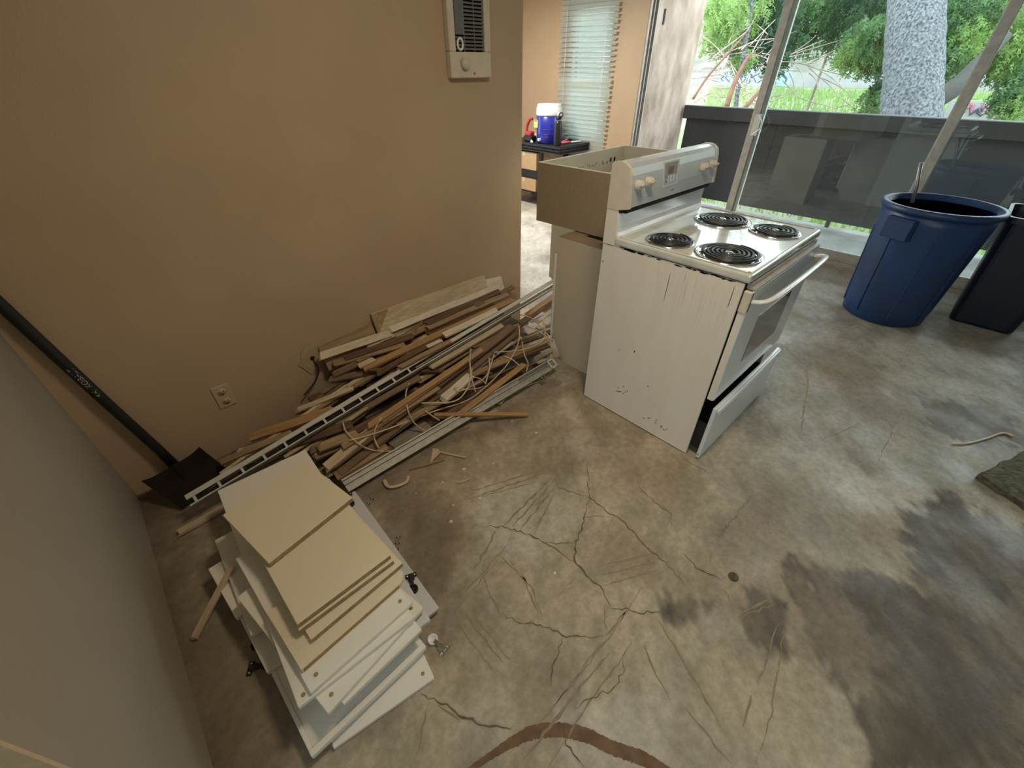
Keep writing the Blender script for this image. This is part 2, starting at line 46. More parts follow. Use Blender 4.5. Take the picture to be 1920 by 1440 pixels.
ARC = [[0.0739,0.2924],[0.196,0.2562],[0.282,0.2237],[0.3479,0.1681],[0.3919,0.1101],[0.4168,0.0542],[0.458,-0.016],[0.4853,-0.0721],[0.5038,-0.1248]]
STAINS = {"dark1":[[1.3356,-0.0814],[1.3752,-0.2316],[1.3768,-0.3617],[1.2947,-0.4655],[1.2111,-0.5061],[1.0345,-0.3393],[1.1358,-0.2505]],"dark2":[[1.2022,-0.399],[1.3122,-0.5434],[1.4274,-0.729],[1.192,-0.739],[0.9,-0.4635],[1.0083,-0.3877]],"dark3":[[2.0009,-0.344],[2.2401,-0.4931],[2.0592,-0.6107],[1.7723,-0.6601],[1.6243,-0.5459],[1.7416,-0.4054]],"dark4":[[3.0493,-0.2017],[3.1856,-0.3663],[3.2447,-0.6521],[2.8501,-0.6688],[2.6694,-0.4462],[2.7337,-0.2871]],"dark5":[[1.3834,-0.2121],[1.5246,-0.4259],[1.588,-0.6326],[1.5256,-0.7249],[1.3904,-0.7306],[1.2577,-0.4718]],"dirt_shade1":[[0.3584,1.3299],[0.513,1.2675],[0.5845,1.0753],[0.5297,0.8703],[0.3733,0.7158],[0.2526,0.6766],[0.2675,0.8713]],"brown2":[[0.912,0.4751],[1.0573,0.3709],[1.0818,0.219],[0.9385,0.1813],[0.7673,0.3164]],"brown3":[[1.4057,0.5097],[1.5828,0.3878],[1.44,0.2649],[1.197,0.3076]],"dirt_shade4":[[0.285,1.441],[0.603,1.4127],[1.0199,1.34],[1.5582,1.2879],[1.5263,1.1762],[1.0748,1.2301],[0.6208,1.2539],[0.3614,1.2867]],"brown5":[[3.0978,0.5008],[3.2587,0.1591],[3.0717,0.0001],[2.8123,0.0236],[2.7864,0.2715]],"grey6":[[1.7035,0.1393],[1.832,-0.1065],[1.7633,-0.2974],[1.5264,-0.2618],[1.497,-0.0452]],"dark7":[[0.9489,0.1447],[1.0005,0.0696],[0.9053,0.0126],[0.8314,0.0596]],"pink1":[[1.3159,0.6881],[1.5275,0.4402],[1.2446,0.3347],[1.1893,0.6266]],"light1":[[3.5223,0.0963],[3.8399,-0.2063],[3.8155,-0.6279],[3.1235,-0.6572],[3.0076,-0.3639],[2.9252,-0.0837]],"light2":[[4.284,0.9054],[4.4327,0.4443],[4.0183,0.4171],[3.8783,0.6855]],"light3":[[2.0817,-0.0381],[2.1808,-0.3131],[1.9991,-0.4518],[1.8403,-0.3362],[1.8661,-0.1388]],"light4":[[0.7625,1.0311],[1.1004,0.7108],[0.9,0.5198],[0.5705,0.6424],[0.5534,0.8479]],"light5":[[0.4221,0.2201],[0.6784,-0.0584],[0.5447,-0.1283],[0.3527,0.083]],"dark10":[[1.9511,-0.3343],[2.2061,-0.4609],[2.159,-0.6032],[2.2479,-0.756],[1.1742,-0.7796],[0.8604,-0.4837],[1.0269,-0.3694],[1.2111,-0.5061],[1.2947,-0.4655],[1.3691,-0.3787],[1.5698,-0.4943]],"dark8":[[1.1233,-0.0202],[1.2076,-0.1262],[0.9842,-0.1722],[0.9862,-0.0868]]}
PANELS = [[[-0.0697,1.0265,0.292],10.43,0.3089,0.3,0.292,"cream",0],[[-0.0764,0.7992,0.272],1.4,0.298,0.46,0.272,"cream",0],[[-0.0803,0.7921,0.254],0.52,0.3029,0.47,0.254,"cream",0],[[-0.0657,0.7561,0.236],4.08,0.3088,0.45,0.236,"cream",0],[[-0.1158,0.7105,0.218],4.35,0.3502,0.22,0.218,"cream",1],[[-0.1208,0.6512,0.2],3.04,0.3243,0.55,0.2,"white",2],[[-0.1585,0.6505,0.182],-2.53,0.3428,0.93,0.182,"white",3],[[-0.1087,0.5929,0.164],9.51,0.3383,0.5,0.164,"white",2],[[-0.0713,0.5915,0.146],3.37,0.2595,0.5,0.146,"white",0],[[-0.1894,0.5782,0.054],2.26,0.3711,0.74,0.054,"white",4],[[-0.1436,0.571,0.018],-9.8,0.3034,0.66,0.018,"white",2],[[-0.0449,0.6858,0.036],-1.95,0.33,0.6642,0.036,"grey",0],[[-0.0735,0.6426,0.128],-4.32,0.3,0.424,0.128,"grey",0],[[-0.2031,0.9712,0.11],-0.99,0.33,0.4454,0.11,"white",0],[[-0.2244,1.0716,0.092],4.8,0.33,0.2522,0.092,"white",0],[[-0.2068,0.8533,0.074],2.76,0.33,0.3493,0.074,"white",0]]
MISC = {"track0":[[13.5196,-15.0113,0.0],0],"stick":[[-0.3595,1.1558,0.012],[-0.173,1.244,0.13]],"mould":[[-0.3081,1.649,0.012],[-0.1354,1.6669,0.012]],"rail":[[0.2864,1.3852,0.03],[1.6531,1.3738,0.06]],"hinge":[[0.2547,0.7864,0.04],[0.2156,0.6179,0.01],[0.1378,0.5968,0.02],[0.2607,1.2816,0.04],[-0.2128,1.0018,0.02],[-0.205,0.9144,0.02],[0.3244,1.2622,0.008],[0.3159,1.0062,0.008]],"chips":[[0.588,1.0017,0.0],[0.7224,1.0907,0.0],[0.533,0.9433,0.0],[1.1539,1.3843,0.0],[1.1726,1.0701,0.0],[0.9675,1.0918,0.0],[0.7488,1.1325,0.0],[0.5068,1.169,0.0],[0.6286,1.1365,0.0],[0.6953,0.9505,0.0],[0.8714,1.0623,0.0],[1.1444,1.2218,0.0],[0.6796,0.4956,0.0],[2.1783,0.424,0.0]],"sticks":[[[0.5745,1.304,0.006],[0.7143,1.2413,0.006]],[[0.7282,1.296,0.006],[0.7975,1.1815,0.006]],[[0.56,1.3042,0.006],[0.6633,1.2615,0.006]],[[1.0596,1.3645,0.006],[1.1422,1.3351,0.006]],[[0.8108,1.3884,0.006],[0.9483,1.3412,0.006]],[[0.679,1.0819,0.006],[0.7279,1.0655,0.006]]],"ring":[[0.4387,1.3263,0.01],[0.434,1.2801,0.01],[0.4653,1.2547,0.01],[0.5081,1.2477,0.01],[0.5303,1.2697,0.01]],"paper":[[0.6504,1.2686,0.01],[0.714,1.3339,0.01],[0.7374,1.3218,0.01],[0.724,1.2849,0.01]],"wire":[[2.6202,-0.4182,0.006],[2.6828,-0.4724,0.006],[2.7959,-0.5327,0.006],[2.9073,-0.5848,0.006],[2.9145,-0.6241,0.006]],"spot":[1.1505,0.0305,0.0],"carpet":[[2.4146,-0.5237,0.02],[2.3417,-0.6798,0.02],[2.317,-0.7438,0.02],[2.8718,-0.9044,0.02],[2.9501,-0.7299,0.02],[2.6047,-0.5969,0.02]],"jbw":[[0.485,1.99,0.3234],[0.4879,1.99,0.2757],[0.4626,1.99,0.2269],[0.4257,1.99,0.1972],[0.3753,1.99,0.1681]],"cord":[[4.93,1.8109,1.1572],[4.93,1.7681,1.104],[4.93,1.765,1.0521],[4.93,1.7971,1.0147],[4.93,1.8292,0.99]]}
TRUNK = [[9.3104,2.099,3.029],[8.635,1.6977,2.1918],[8.192,1.3597,1.5441],[7.7558,1.0277,0.9086],[7.2331,0.5356,-0.0442]]
BRANCH = [[8.2364,1.0139,1.166],[8.8492,0.9123,1.2919],[9.8853,0.9005,1.5573],[11.1817,0.8677,1.8728]]
CLUMPS = [[[10.522,4.8456,2.4694],0.611,2,900],[[10.0514,4.8683,2.0634],0.357,2,350],[[11.2985,4.7235,2.2252],0.541,0,800],[[10.9391,4.6598,1.8365],0.379,0,500],[[12.0472,4.5907,1.9455],0.516,0,700],[[11.5682,4.6929,2.4409],0.541,0,700],[[9.6462,4.5906,2.2573],0.334,2,500],[[11.899,4.3516,1.5788],0.252,0,250],[[10.5556,4.4943,1.66],0.233,2,250],[[14.4041,4.8776,2.7036],0.637,1,500],[[14.4184,4.3381,2.1933],0.573,1,380],[[13.5837,3.7109,2.4895],0.631,0,700],[[12.3289,2.9746,2.2978],0.459,0,700],[[16.1944,4.9199,2.7092],0.841,1,500],[[13.9549,4.7749,2.1954],0.51,0,450],[[10.4918,2.5503,1.8791],0.357,1,700],[[10.2697,2.5755,1.7016],0.25,2,350],[[10.5248,2.2615,1.6289],0.25,1,500],[[9.9574,2.2338,1.9181],0.29,1,600],[[10.1969,1.9813,1.059],0.268,1,250],[[10.405,2.0061,1.2723],0.196,0,200],[[11.7612,1.6854,2.1947],0.446,1,900],[[12.1226,1.4185,2.2645],0.446,1,900],[[11.6415,1.4301,1.8381],0.375,2,700],[[12.8602,1.2462,1.9363],0.43,0,800],[[11.4009,1.4359,1.6249],0.268,1,400],[[12.4388,1.2883,1.5938],0.287,0,400],[[12.3408,1.0656,2.1206],0.446,2,900],[[12.3184,0.7185,1.7635],0.401,2,800],[[12.871,0.8416,1.5536],0.334,1,500],[[12.1293,0.4549,1.3358],0.312,1,500],[[11.8797,0.3218,0.9798],0.312,2,450],[[11.8562,0.4913,1.1227],0.223,1,250],[[13.1538,2.9548,3.0288],1.121,0,1200],[[13.6298,4.4249,3.2241],1.376,1,1200],[[11.7694,5.2187,3.1339],1.191,0,1200],[[13.4142,1.8289,3.0053],1.146,1,1200],[[8.6672,4.3937,2.3406],0.191,2,150]]
TWIGS = [[[[8.0088,4.08,1.1048],[8.3697,4.0713,1.4246],[8.8464,3.9903,1.7796],[9.1195,3.954,1.9926]],0.025],[[[8.9315,3.8857,1.7554],[9.0333,3.8633,1.8263]],0.01],[[[8.5945,3.7466,0.9813],[8.8333,3.8247,1.2741],[9.1187,3.8587,1.5667],[9.2948,3.8442,1.7129]],0.05],[[[8.5515,3.4213,0.9594],[8.8755,3.3738,1.2079],[9.0791,3.3292,1.3499]],0.04],[[[11.165,3.8665,1.7117],[11.3739,3.7563,1.7948],[11.7717,3.5403,1.9471]],0.012],[[[11.0045,3.7998,1.7221],[11.3191,3.6313,1.8447],[11.5496,3.4993,1.9264]],0.012],[[[11.4875,3.8716,1.7437],[11.7913,3.6736,1.828],[12.2469,3.3768,1.9544]],0.012],[[[11.0282,3.8252,1.6821],[11.2513,3.6579,1.7227],[11.4223,3.511,1.7358]],0.012],[[[11.0762,3.5126,1.5697],[11.3893,3.3449,1.6917],[11.6775,3.2006,1.8139]],0.012],[[[11.5492,3.6463,1.5721],[11.7402,3.5106,1.6141],[11.9624,3.4337,1.7417]],0.012],[[[12.5836,3.6897,1.6958],[12.6606,3.5233,1.6045]],0.012],[[[12.4391,3.6364,1.7082],[12.7751,3.3661,1.7516]],0.012],[[[12.6134,3.5335,1.8257],[12.708,3.552,1.9296]],0.012],[[[11.1008,3.7871,1.5997],[11.2642,3.6043,1.571],[11.424,3.3671,1.4863],[11.555,3.0995,1.3459],[11.6498,2.7939,1.1357],[11.7009,2.6449,1.0375]],0.012],[[[11.7463,3.6643,1.544],[11.9783,3.3559,1.4559],[12.2046,3.0678,1.3822],[12.4308,2.7797,1.3086],[12.691,2.4747,1.2493]],0.012],[[[11.3868,3.5253,1.5148],[11.4492,3.3359,1.3879],[11.5464,3.0556,1.2044],[11.5669,2.8477,1.0213]],0.012],[[[11.0741,3.6552,1.5295],[11.0906,3.4963,1.3904],[10.9595,3.3332,1.113]],0.012],[[[10.6767,3.7019,1.3239],[10.7306,3.5089,1.1858],[10.8025,3.2848,1.0338],[11.0962,2.8943,0.9221],[11.2126,2.742,0.8802]],0.012],[[[11.2578,3.4532,1.4312],[11.3015,3.2968,1.3192],[11.2367,3.1274,1.0959]],0.012],[[[11.9316,4.039,1.4258],[11.8985,3.8666,1.2285],[11.716,3.6472,0.8498]],0.012],[[[12.1031,4.0957,1.8007],[12.3717,3.9973,1.9497],[12.5352,3.9516,2.054]],0.012],[[[12.1745,3.5414,1.3651],[12.377,3.2116,1.2294],[12.5037,2.9378,1.079]],0.012],[[[11.7981,3.3146,0.8131],[12.0131,3.4052,1.0965]],0.012],[[[11.6029,2.4743,0.8304],[11.5066,2.7518,1.012],[11.4739,2.8689,1.0958]],0.012],[[[11.3642,2.9044,0.8367],[11.6318,2.725,0.9062],[11.9252,2.5214,0.9755]],0.012],[[[9.8861,4.1817,1.2272],[9.8233,4.4536,1.4338],[9.7592,4.7555,1.6684]],0.007422321393926276],[[[10.2628,4.8213,1.9693],[10.3425,5.0336,2.2478],[10.4875,5.2545,2.5939]],0.013058537919030319],[[[11.0504,4.4017,1.4792],[11.2518,4.3435,1.6059],[11.4896,4.2156,1.6981]],0.006345907752577988],[[[8.5809,4.4807,1.363],[8.7101,4.3947,1.3971],[8.8996,4.3293,1.5059]],0.009302357251258601],[[[10.414,5.1552,1.3261],[10.5677,5.0198,1.3345],[10.7561,4.8625,1.3533]],0.006807835509742876],[[[9.442,5.0288,1.8011],[9.7114,5.0105,2.0284],[9.9786,4.9406,2.2037]],0.0063424895022561574],[[[11.0006,4.4658,0.9856],[11.2456,4.6001,1.3387],[11.5505,4.6384,1.6531]],0.012201915481801188],[[[8.6416,3.8829,1.0351],[8.6322,4.097,1.2342],[8.6601,4.2674,1.4249]],0.00905307707779465],[[[9.9313,3.8599,1.6736],[10.0506,3.8409,1.7637],[10.119,3.848,1.8328]],0.006776817705591128],[[[9.5329,3.645,1.571],[9.6208,3.6744,1.6794],[9.7671,3.6758,1.8139]],0.006327138933314683],[[[11.2249,5.1815,1.8117],[11.6319,4.9555,1.9627],[11.9848,4.7633,2.0973]],0.009822095704184339],[[[9.6294,4.7772,1.5959],[9.7541,4.7155,1.6495],[9.849,4.7376,1.7572]],0.006253202857780812],[[[10.7891,5.3915,1.8175],[10.9206,5.2917,1.8402],[11.0689,5.0923,1.7818]],0.010522753603271007],[[[9.4047,3.5918,1.5915],[9.6715,3.3447,1.5945],[9.9052,3.1278,1.5967]],0.0076873703557209785],[[[10.8376,4.1124,0.9976],[11.1883,3.8423,1.0546],[11.5041,3.6311,1.1368]],0.010224191142036796],[[[11.0757,4.6569,1.2534],[11.1587,4.7117,1.382],[11.3565,4.7468,1.5959]],0.011346815061048125],[[[9.4331,4.8405,1.0242],[9.4803,4.9643,1.1872],[9.5658,4.994,1.2938]],0.01055364748669763],[[[8.9392,3.5514,1.0525],[9.0013,3.4385,0.9995],[9.1575,3.2943,1.0016]],0.01247897873936709],[[[10.934,4.3052,1.0164],[10.9378,4.53,1.2378],[10.8979,4.7646,1.4291]],0.012188590871354186],[[[10.0853,4.5869,1.4615],[10.1821,4.4989,1.4641],[10.3121,4.4426,1.5277]],0.007110093715272919],[[[9.6598,4.4785,1.1848],[9.8968,4.2776,1.2054],[10.0493,4.0857,1.1579]],0.009049264204821151],[[[10.6099,4.3979,1.7125],[10.7156,4.2912,1.7052],[10.8496,4.091,1.6328]],0.013082743130080845],[[[9.4298,4.2592,1.5651],[9.4017,4.5215,1.7939],[9.2955,4.8088,1.976]],0.01269153579942451],[[[9.2171,4.1731,1.1673],[9.1783,4.3227,1.2772],[9.189,4.4247,1.3859]],0.010334904251918822],[[[10.1522,3.8829,1.2516],[10.2487,3.8135,1.272],[10.3654,3.7612,1.3274]],0.006605474622292195],[[[9.6354,4.6269,1.0864],[9.7871,4.6497,1.2464],[9.9347,4.7068,1.4361]],0.008506180557256028],[[[10.1961,3.9819,1.5279],[10.4697,3.6832,1.487],[10.7108,3.4339,1.4644]],0.007125340536337866],[[[9.4242,3.9114,1.6373],[9.5922,3.9383,1.8162],[9.8328,3.9447,2.0411]],0.013215306397648093],[[[8.9047,4.1761,1.4149],[9.03,4.1738,1.5266],[9.2024,4.1946,1.7036]],0.01123402073215804],[[[10.5444,5.1239,1.7372],[10.646,4.9743,1.6846],[10.7224,4.9031,1.6851]],0.013626659458780159],[[[8.5334,4.3026,1.4091],[8.684,4.0843,1.3342],[8.8354,3.9365,1.3285]],0.011212448565908115],[[[10.163,4.2184,1.2048],[10.2129,4.4067,1.4329],[10.1896,4.6478,1.6456]],0.013174997239699109],[[[9.9516,4.2488,1.7037],[10.1226,4.0946,1.7097],[10.2547,4.0426,1.7793]],0.009205280302137906],[[[10.6451,4.3763,1.7442],[10.8318,4.3482,1.8867],[11.0291,4.3436,2.0617]],0.008914413714658986],[[[10.5634,4.0045,1.3457],[10.687,3.8144,1.2737],[10.7728,3.7324,1.2723]],0.00849789487780655],[[[8.9306,4.7025,1.7538],[9.0658,4.7447,1.9178],[9.1349,4.7941,2.0285]],0.008393708654203573],[[[10.6288,4.2179,1.8765],[10.9643,4.0292,1.9986],[11.2111,3.8838,2.0821]],0.007260154947716485],[[[10.6411,5.6705,2.0794],[10.8559,5.6628,2.2673],[10.971,5.7102,2.4179]],0.011615865836878077],[[[10.594,4.3438,1.3037],[10.7727,4.5019,1.6195],[10.9594,4.6869,1.9688]],0.010418831178890552],[[[9.46,4.3805,1.864],[9.6613,4.4125,2.0781],[9.9385,4.4322,2.3494]],0.009130588146290355],[[[8.671,3.5516,1.1311],[8.7876,3.4991,1.1864],[8.9939,3.4181,1.2954]],0.01368075536426688],[[[10.2125,5.3052,1.9065],[10.207,5.5836,2.1715],[10.191,5.8676,2.4325]],0.007480761521188603],[[[10.765,4.1203,0.8762],[10.9538,4.1892,1.1148],[11.1937,4.2733,1.4146]],0.010697816025492808],[[[8.2768,4.2362,1.3762],[8.571,4.0152,1.4294],[8.8206,3.8511,1.4972]],0.011055583430051903],[[[10.1678,4.8612,1.0504],[10.4093,4.6082,1.0247],[10.6161,4.3587,0.9706]],0.013132972194912128],[[[9.7079,3.6626,1.0704],[9.9353,3.4805,1.1005],[10.1985,3.3437,1.2072]],0.006652084659167264],[[[10.8173,4.5278,1.4927],[11.0523,4.527,1.7057],[11.2961,4.4407,1.8437]],0.01326769650803954],[[[10.6305,4.623,1.9416],[10.6796,4.8807,2.2362],[10.835,5.0979,2.5883]],0.0109780412885226],[[[9.7645,5.1118,1.2121],[9.8448,5.1012,1.2749],[9.9822,5.1065,1.405]],0.012527336298380024],[[[10.5889,5.1629,1.631],[10.8862,5.0063,1.7495],[11.1301,4.9468,1.9135]],0.008390176031580498],[[[10.9784,4.513,1.1249],[11.1959,4.5116,1.3213],[11.5287,4.4737,1.5873]],0.008207560678205005],[[[10.235,4.2541,1.5975],[10.273,4.4657,1.8374],[10.2725,4.6724,2.0374]],0.006240661168279557],[[[8.9175,4.4293,1.7176],[9.1351,4.2049,1.6979],[9.4465,3.9671,1.7504]],0.006737038654149857],[[[9.1874,4.4362,1.006],[9.2396,4.6506,1.2615],[9.3351,4.7976,1.491]],0.01392246634982436],[[[10.0347,5.1606,1.7973],[10.2425,4.8795,1.7135],[10.4876,4.575,1.641]],0.013256143554822464],[[[8.5151,4.3381,1.1296],[8.508,4.4647,1.2459],[8.4392,4.5997,1.3143]],0.006278840994457259],[[[9.077,4.4056,1.6767],[9.434,4.2827,1.8822],[9.6978,4.1963,2.0384]],0.01364871120771467],[[[11.1408,4.1966,1.2608],[11.4352,3.8481,1.1905],[11.712,3.5468,1.1501]],0.006833904197624996],[[[10.5717,5.4152,1.9409],[10.785,5.2807,2.0046],[11.0429,5.1489,2.1112]],0.012068132336055581],[[[9.1856,4.952,1.876],[9.3083,4.8762,1.914],[9.4847,4.7699,1.9714]],0.008909435304139504],[[[9.0766,3.6528,1.0254],[9.1737,3.5609,1.0247],[9.2733,3.3932,0.9526]],0.012603304784893502],[[[8.9765,3.583,1.0382],[9.1936,3.5218,1.1764],[9.3729,3.4799,1.2988]],0.00900558886631377],[[[9.7098,4.4868,1.6542],[9.8872,4.4874,1.8161],[10.0426,4.5471,2.0152]],0.006919216294914869],[[[9.8816,4.7641,1.4249],[10.1295,4.4752,1.3703],[10.3456,4.1612,1.2622]],0.010800738056461152],[[[9.0645,3.8755,1.2577],[9.1472,3.8329,1.2916],[9.2438,3.7064,1.2568]],0.008284476532549424],[[[11.0406,5.1677,1.7271],[11.334,5.064,1.8934],[11.6026,4.9921,2.0679]],0.01348958267837063],[[[9.6256,4.7743,1.6808],[9.8941,4.6848,1.8381],[10.0837,4.6189,1.9468]],0.006955384676095103],[[[11.0559,4.311,1.3714],[11.423,4.0537,1.4558],[11.7338,3.7681,1.4613]],0.012993502672836263],[[[9.0835,4.5896,0.9944],[9.3711,4.4625,1.1326],[9.6565,4.2634,1.1991]],0.012927576320218882],[[[9.3614,4.6757,1.5252],[9.5215,4.5027,1.503],[9.6077,4.3643,1.4472]],0.006021234234963344],[[[10.6912,4.6359,1.046],[10.9966,4.5286,1.2196],[11.3636,4.3491,1.3793]],0.008268203985621822],[[[8.7614,3.3415,1.0375],[8.9718,3.0607,0.9566],[9.1642,2.8706,0.9472]],0.006028841075650942],[[[9.6503,4.6728,1.4735],[9.856,4.5162,1.5088],[10.0479,4.3947,1.5654]],0.01039431751143197],[[[9.9206,4.3427,1.9691],[10.1199,4.3402,2.1479],[10.2676,4.3579,2.2994]],0.008216674037751679],[[[10.3051,4.6505,1.9324],[10.4582,4.4243,1.8521],[10.6856,4.1737,1.8158]],0.009399403916257633],[[[8.931,4.3546,1.6422],[9.1684,4.2206,1.7281],[9.4498,4.0643,1.8324]],0.00985966080416931],[[[10.5741,4.5071,1.4377],[10.839,4.4409,1.6143],[11.0485,4.4595,1.8229]],0.013640322786400021],[[[9.8726,4.5889,1.683],[10.0438,4.5711,1.8215],[10.2177,4.502,1.9126]],0.008336484627072593],[[[8.8458,4.1259,1.3232],[8.921,4.1916,1.4553],[9.0455,4.2625,1.6374]],0.006766621290128526],[[[9.9528,3.9315,1.9872],[9.9308,4.0151,2.0482],[9.8917,4.1234,2.1178]],0.00796407773333111],[[[11.2094,4.322,1.6192],[11.3717,4.2237,1.6715],[11.5301,4.0548,1.6518]],0.006768999527973165],[[[9.2863,5.0217,2.0382],[9.5688,4.7473,2.029],[9.8816,4.5212,2.0941]],0.008795461707017425],[[[10.1908,4.4953,2.052],[10.2411,4.596,2.1955],[10.3292,4.7334,2.4089]],0.01184699100800089],[[[9.8834,4.7702,1.9599],[10.0399,4.8305,2.1607],[10.1966,4.8284,2.3012]],0.011901917955246585],[[[8.9421,3.5524,1.0993],[9.0492,3.3986,1.0476],[9.2018,3.2648,1.0565]],0.013366547843261738],[[[10.1973,3.826,0.9327],[10.2616,4.0219,1.1812],[10.3256,4.283,1.4927]],0.010973908612937717],[[[9.7811,3.8704,1.7212],[9.9228,3.7034,1.6881],[10.0602,3.5677,1.6813]],0.007476366625748393],[[[10.5001,4.6283,1.0221],[10.7522,4.5361,1.1619],[10.914,4.46,1.2352]],0.006093967964607778],[[[9.3497,3.8405,1.2098],[9.3352,4.0426,1.3927],[9.3598,4.1858,1.5539]],0.011735450979968434],[[[10.4382,4.5444,1.297],[10.668,4.6381,1.5969],[10.8622,4.8418,1.9712]],0.008782664276469095],[[[10.0209,4.4153,1.1918],[10.2088,4.5551,1.4982],[10.3494,4.6967,1.7634]],0.007495512120892703],[[[11.0365,4.8584,1.8894],[11.1215,4.9349,2.041],[11.1964,4.9383,2.1123]],0.012170591374632608],[[[9.1587,4.5494,1.1384],[9.4325,4.537,1.3753],[9.7347,4.4252,1.5418]],0.011771776541265433],[[[9.4035,4.1357,1.7831],[9.6643,4.0022,1.8907],[9.9311,3.786,1.9237]],0.012366329502491353],[[[10.8649,5.5728,2.1042],[11.1004,5.4112,2.1617],[11.3427,5.2818,2.2565]],0.008706842461832589],[[[11.2089,4.9772,1.9663],[11.3345,4.8228,1.9308],[11.5059,4.6641,1.9327]],0.009077234391501536],[[[10.5913,5.3739,1.8068],[10.8161,5.3615,1.9992],[10.997,5.4161,2.2167]],0.012762799569778337],[[[9.0439,3.6579,1.1565],[9.2989,3.4408,1.1779],[9.4673,3.2451,1.1412]],0.007358702876001482],[[[9.939,4.4223,1.0623],[9.9855,4.618,1.2944],[9.9998,4.8,1.4839]],0.008160998199626953],[[[8.5763,4.6015,1.6025],[8.6001,4.7456,1.764],[8.5902,4.9695,1.9722]],0.012229285251378442],[[[9.2952,3.4208,1.006],[9.5471,3.2664,1.0854],[9.7871,3.1408,1.1818]],0.013077003125656891],[[[9.6033,4.4177,1.9552],[9.7424,4.3653,2.0309],[9.9406,4.2619,2.1108]],0.012617398452566002],[[[10.0894,4.2548,1.839],[10.4179,4.1897,2.0746],[10.6464,4.1378,2.2321]],0.010789757955591464],[[[10.5987,5.3699,1.5036],[10.8763,5.111,1.5048],[11.2499,4.8508,1.5922]],0.007319478031829729],[[[9.3053,3.8806,1.6649],[9.3968,3.803,1.6729],[9.4952,3.7235,1.6851]],0.0073735996374154665]]
# ---------------------------------------------------------------- helpers
def tag(o, label=None, cat=None, group=None, kind=None):
    if label: o['label'] = label
    if cat: o['category'] = cat
    if group: o['group'] = group
    if kind: o['kind'] = kind
    return o
def thing(name, label, cat, loc=(0, 0, 0), rz=0, group=None, rot=None):
    o = bpy.data.objects.new(name, None); COL.objects.link(o); o.empty_display_size = .05
    o.location = loc; o.rotation_euler = rot if rot else (0, 0, rz)
    return tag(o, label, cat, group)
def link(name, me, mat=None, parent=None, loc=(0, 0, 0), rot=(0, 0, 0)):
    o = bpy.data.objects.new(name, me); COL.objects.link(o); o.location = loc; o.rotation_euler = rot
    if mat and not me.materials: me.materials.append(mat)
    if parent: o.parent = parent
    return o
def bmobj(name, bm, mat, parent=None, loc=(0, 0, 0), rot=(0, 0, 0), smooth=False):
    me = bpy.data.meshes.new(name); bm.to_mesh(me); bm.free()
    if smooth:
        for p in me.polygons: p.use_smooth = True
    return link(name, me, mat, parent, loc, rot)
def raw(name, vs, fs, mat, parent=None, loc=(0, 0, 0), rot=(0, 0, 0), smooth=False):
    me = bpy.data.meshes.new(name); me.from_pydata([tuple(v) for v in vs], [], fs); me.update()
    if smooth:
        for p in me.polygons: p.use_smooth = True
    return link(name, me, mat, parent, loc, rot)
def bbox(bm, lo, hi, bev=0, seg=1):
    g = bmesh.ops.create_cube(bm, size=1)['verts']
    for v in g:
        v.co = Vector([lo[i] + (v.co[i] + .5) * (hi[i] - lo[i]) for i in range(3)])
    if bev:
        es = list({e for v in g for e in v.link_edges})
        bmesh.ops.bevel(bm, geom=es, offset=bev, segments=seg, affect='EDGES', profile=.5)
def box(name, lo, hi, mat, parent=None, bev=0, seg=1, loc=(0, 0, 0), rot=(0, 0, 0)):
    bm = bmesh.new(); bbox(bm, lo, hi, bev, seg); return bmobj(name, bm, mat, parent, loc, rot)
def boxes(name, bl, mat, parent=None, loc=(0, 0, 0), rot=(0, 0, 0), bev=0):
    bm = bmesh.new()
    for lo, hi in bl: bbox(bm, lo, hi, bev)
    return bmobj(name, bm, mat, parent, loc, rot)
def btube(bm, pts, r, sides=8, cap=True, flat=1.0):
    pts = [Vector(p) for p in pts]; rings = []
    rr = r if isinstance(r, (list, tuple)) else [r] * len(pts)
    up = None
    for i, p in enumerate(pts):
        t = (pts[min(i + 1, len(pts) - 1)] - pts[max(i - 1, 0)]).normalized()
        if up is None:
            up = Vector((0, 0, 1)) if abs(t.z) < .9 else Vector((1, 0, 0))
        s = t.cross(up).normalized(); up2 = s.cross(t).normalized(); up = up2
        rings.append([bm.verts.new(p + (s * math.cos(a) + up2 * math.sin(a) * flat) * rr[i]) for a in [2 * math.pi * k / sides for k in range(sides)]])
    for a, b in zip(rings, rings[1:]):
        for k in range(sides): bm.faces.new((a[k], a[(k + 1) % sides], b[(k + 1) % sides], b[k]))
    if cap: bm.faces.new(rings[0][::-1]); bm.faces.new(rings[-1])
def tube(name, pts, r, mat, parent=None, sides=8, loc=(0, 0, 0), rot=(0, 0, 0), flat=1.0):
    bm = bmesh.new(); btube(bm, pts, r, sides, True, flat)
    return bmobj(name, bm, mat, parent, loc, rot, True)
def spline(pts, n=6):
    P = [Vector(p) for p in pts]; out = []
    for i in range(len(P) - 1):
        p0, p1, p2, p3 = P[max(i - 1, 0)], P[i], P[i + 1], P[min(i + 2, len(P) - 1)]
        for k in range(n):
            t = k / n
            out.append(.5 * ((2 * p1) + (p2 - p0) * t + (2 * p0 - 5 * p1 + 4 * p2 - p3) * t * t + (3 * p1 - p0 - 3 * p2 + p3) * t ** 3))
    return out + [P[-1]]
